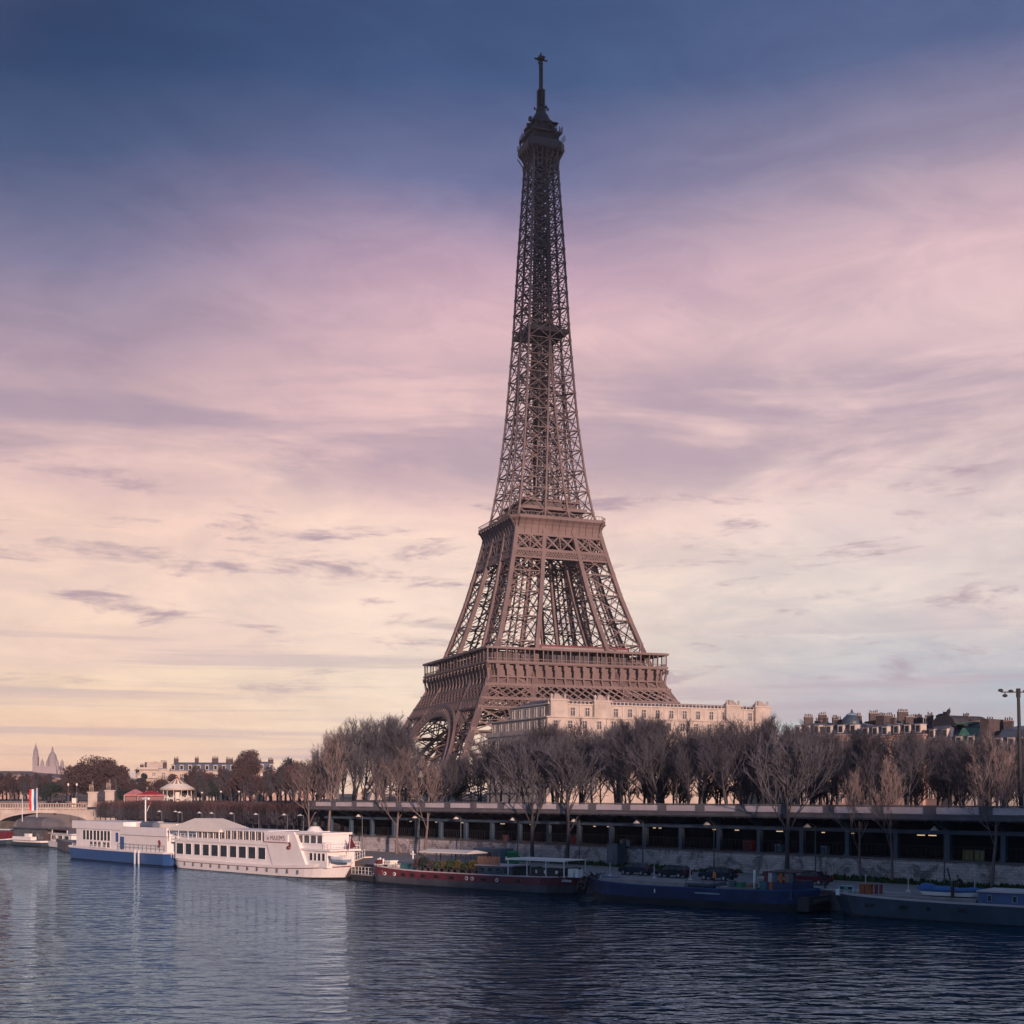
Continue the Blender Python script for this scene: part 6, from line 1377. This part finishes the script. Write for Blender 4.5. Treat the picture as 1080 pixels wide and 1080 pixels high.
# white posts with cone bases
def post():
    o = empty('quay_post', (0, 0, 0)); b = MB(); b.lathe([(.3, 0), (.28, .12), (.07, .3), (.05, 1.5), (.05, 1.6)], 'parapet_pale', 10); p = b.build('post', o); KIDS[o.name] = [p]; return o
qp = post()
for i, (px, py) in enumerate(((643.5, 924), (690, 927), (728, 929), (958, 941), (1028, 945), (913, 938))):
    D = FPX * 10 / (py - HZ); o = qp if i == 0 else copy_tree(qp); o.location = (*lp(px, D), 2.0)
    tag(o, 'pale cone footed post on the quay edge ' + ('left of the first dark car', 'between the first and second dark cars', 'between the second and third dark cars', 'beside the covered rowboat', 'left of the deckhouse of the slate barge', 'behind the gas bottles of the slate barge')[i], 'post', 'pale posts on the quay edge')

# ------------------------------------------------------------------ people
def person(loc, rz, label, pose='stand', top='cloth_dark', leg_='cloth_dark', group=None, far=False):
    o = empty('person', loc, rz, label, 'person', group)
    if pose == 'ride': J = {'pel': (0, 0, .98), 'ch': (.28, 0, 1.32), 'nk': (.42, 0, 1.46), 'hd': (.52, 0, 1.58), 'sL': (.32, .19, 1.40), 'eL': (.5, .22, 1.18), 'hL': (.68, .2, 1.02), 'sR': (.32, -.19, 1.40), 'eR': (.5, -.22, 1.18), 'hR': (.68, -.2, 1.02), 'kL': (.35, .12, .72), 'fL': (.12, .12, .35), 'kR': (.38, -.12, .62), 'fR': (.22, -.12, .18)}
    elif pose == 'walk': J = {'pel': (0, 0, .93), 'ch': (.02, 0, 1.25), 'nk': (.03, 0, 1.47), 'hd': (.04, 0, 1.6), 'sL': (.02, .2, 1.4), 'eL': (-.1, .24, 1.13), 'hL': (-.05, .25, .86), 'sR': (.02, -.2, 1.4), 'eR': (.1, -.24, 1.13), 'hR': (.2, -.23, .9), 'kL': (.14, .09, .5), 'fL': (.25, .09, .06), 'kR': (-.05, -.09, .5), 'fR': (-.25, -.09, .08)}
    else: J = {'pel': (0, 0, .93), 'ch': (0, 0, 1.25), 'nk': (0, 0, 1.47), 'hd': (.02, 0, 1.6), 'sL': (0, .2, 1.4), 'eL': (-.02, .27, 1.13), 'hL': (.05, .26, .86), 'sR': (0, -.2, 1.4), 'eR': (-.02, -.27, 1.13), 'hR': (.06, -.25, .87), 'kL': (.02, .1, .5), 'fL': (0, .11, .06), 'kR': (.02, -.1, .5), 'fR': (0, -.11, .06)}
    V_ = {k: Vector(v) for k, v in J.items()}
    b = MB()
    def limb(ks, rs, k): b.tube([V_[q] for q in ks], rs, k, 8)
    limb(('pel', 'kL', 'fL'), (.11, .075, .05), leg_); limb(('pel', 'kR', 'fR'), (.11, .075, .05), leg_)
    for f in ('fL', 'fR'): p = V_[f]; b.tube([p + Vector((-.05, 0, -.02)), p + Vector((.17, 0, -.03))], [.05, .035], 'cloth_dark', 7)
    b.tube([V_['pel'] - Vector((0, 0, .08)), V_['pel'] + Vector((0, 0, .06)), V_['ch'], (V_['sL'] + V_['sR']) / 2, V_['nk']], [.15, .15, .17, .14, .06], top, 10)
    for s_ in 'LR': b.tube([(V_['sL'] + V_['sR']) / 2, V_['s' + s_], V_['e' + s_], V_['h' + s_]], [.1, .075, .05, .04], top, 8); b.sphere(V_['h' + s_], .05, 'skin', 6, (1.2, .6, 1.2))
    b.tube([V_['nk'] - Vector((0, 0, .03)), V_['hd']], [.055, .06], 'skin', 7); b.sphere(V_['hd'] + Vector((.01, 0, .05)), .1, 'skin', 10, (1.05, .85, 1.25)); b.sphere(V_['hd'] + Vector((.11, 0, .04)), .02, 'skin', 6)
    b.build('body', o, smooth=True)
    b = MB(); b.sphere(V_['hd'] + Vector((-.02, 0, .09)), .105, 'hair', 10, (1.05, .92, 1.1)); b.build('hair', o, smooth=True)
    return o
D = FPX * 10 / (934.5 - HZ); p = lp(753.5, D); pv = person((p[0], p[1], 2.0), R(200), 'person in an orange vest standing on the quay by the third dark car', 'stand', 'cloth_orange', 'cloth_dark')
p = lp(870.5, FPX * 10 / (937 - HZ)); person((p[0], p[1], 2.0), R(120), 'person in dark clothes standing right of the dark red car', 'stand', 'cloth_dark', 'cloth_blue')
p = lp(1015, FPX * 10 / (942 - HZ)); cp = (p[0], p[1], 2.0); person(cp, R(140), 'crouched cyclist in black riding along the quay beside the slate barge', 'ride')
bk = empty('bicycle', cp, R(140), 'dark bicycle ridden by the black clad cyclist on the quay', 'bicycle')
for x in (-.5, .55):
    me = MB(); vs_ = []
    for a in range(16):
        for c in range(4): A_ = 6.283 * a / 16; C_ = 6.283 * c / 4; vs_.append(((.32 + .02 * math.cos(C_)) * math.cos(A_), .02 * math.sin(C_), (.32 + .02 * math.cos(C_)) * math.sin(A_)))
    me.add(vs_, [(a*4+c, ((a+1)%16)*4+c, ((a+1)%16)*4+(c+1)%4, a*4+(c+1)%4) for a in range(16) for c in range(4)], 'black')
    for q in range(8): A_ = q * .785; me.bar((0, 0, 0), (.31 * math.cos(A_), 0, .31 * math.sin(A_)), .008, 'rim')
    me.build('wheel', bk, (x, 0, .34))
b = MB()
for p_, q_ in (((-.5, 0, .34), (-.1, 0, .34)), ((-.1, 0, .34), (-.2, 0, .82)), ((-.5, 0, .34), (-.2, 0, .78)), ((-.2, 0, .78), (.42, 0, .85)), ((-.1, 0, .34), (.42, 0, .8)), ((.42, 0, .9), (.55, 0, .34))): b.tube([p_, q_], .022, 'car_black', 6)
b.build('frame', bk); b = MB(); b.tube([(.68, -.22, .98), (.45, 0, 1.0), (.68, .22, .98)], .018, 'black', 6); b.build('handlebar', bk); b = MB(); b.hexa([(-.34, -.07, .84), (-.08, -.03, .84), (-.08, .03, .84), (-.34, .07, .84)], [(-.34, -.08, .89), (-.06, -.02, .88), (-.06, .02, .88), (-.34, .08, .89)], 'black'); b.build('saddle', bk)
rg = random.Random(4); k0 = 0
for i, px in enumerate((60, 66, 71, 75, 84, 89, 93, 103, 108)):
    p = lp(px, 402 + rg.uniform(0, 8)); person((p[0], p[1], 7.95), rg.uniform(0, 6.28), 'pedestrian on the bridge, ' + ORD[i] + ' from the left', 'walk', rg.choice(('cloth_dark', 'cloth_blue', 'pinkcloth', 'parapet_pale')), 'cloth_dark', 'pedestrians on the bridge')
o = None
p = lp(78, 401.5)
def fbk(b): b.box((0, 0, 0), (1.2, 1.2, 2.6), 'boat_cream'); b.box((-.1, -.1, 2.6), (1.3, 1.3, 2.75), 'stone')
box_thing('bridge_kiosk', (p[0] - .6, p[1], 7.95), 0, (('body', fbk),), 'small cream kiosk standing on the bridge left of the statues', 'kiosk')

# unseen hill added on the near bank to shade the right quay

pts = []; rgh = random.Random(2)
NX, NY = 30, 10
b = MB(); hv = []
for j in range(NY + 1):
    for i in range(NX + 1):
        x = 66 + i * 15; y = -92 - j * 25; e = min(1, i / 1.5) * min(1, j / 1.0)
        hv.append((x, y, -1 + (52 + rgh.uniform(-2.5, 2.5)) * e))
b.add(hv, [(j*(NX+1)+i, (j+1)*(NX+1)+i, (j+1)*(NX+1)+i+1, j*(NX+1)+i+1) for j in range(NY) for i in range(NX)], 'ground'); tag(b.build('hill'), kind='structure')

# ------------------------------------------------------------------ evening air
hz = bpy.data.materials.new('evening_haze'); hz.use_nodes = True; t_ = hz.node_tree; t_.nodes.clear()
v_ = t_.nodes.new('ShaderNodeVolumePrincipled'); o_ = t_.nodes.new('ShaderNodeOutputMaterial'); t_.links.new(v_.outputs[0], o_.inputs['Volume'])
v_.inputs['Color'].default_value = (.80, .80, .95, 1); v_.inputs['Density'].default_value = .00007; v_.inputs['Anisotropy'].default_value = 0.0
M['haze'] = hz
b = MB(); b.box((-1400, -420, -3), (1500, 1900, 330), 'haze'); tag(b.build('haze'), kind='stuff', label='thin evening haze over the river', cat='haze')

# ------------------------------------------------------------------ unseen cloud bank added far behind the viewer to shade the tower top
rgc = random.Random(9); b = MB(); c0 = Vector((12.2, 560, 168)) + S3 * 5200
side_ = Vector((-S3.y, S3.x, 0)).normalized()
for i in range(46):
    r_ = rgc.uniform(130, 210); p = c0 + side_ * rgc.uniform(-900, 900) + Vector((0, 0, r_ * .55 + rgc.uniform(0, 330))); b.sphere(p, r_, 'white', 12, (1.5, 1.1, .55))
tag(b.build('shade_cloud', smooth=True), kind='stuff', label='unseen bank of low clouds added to shade the tower top', cat='shade_cloud')
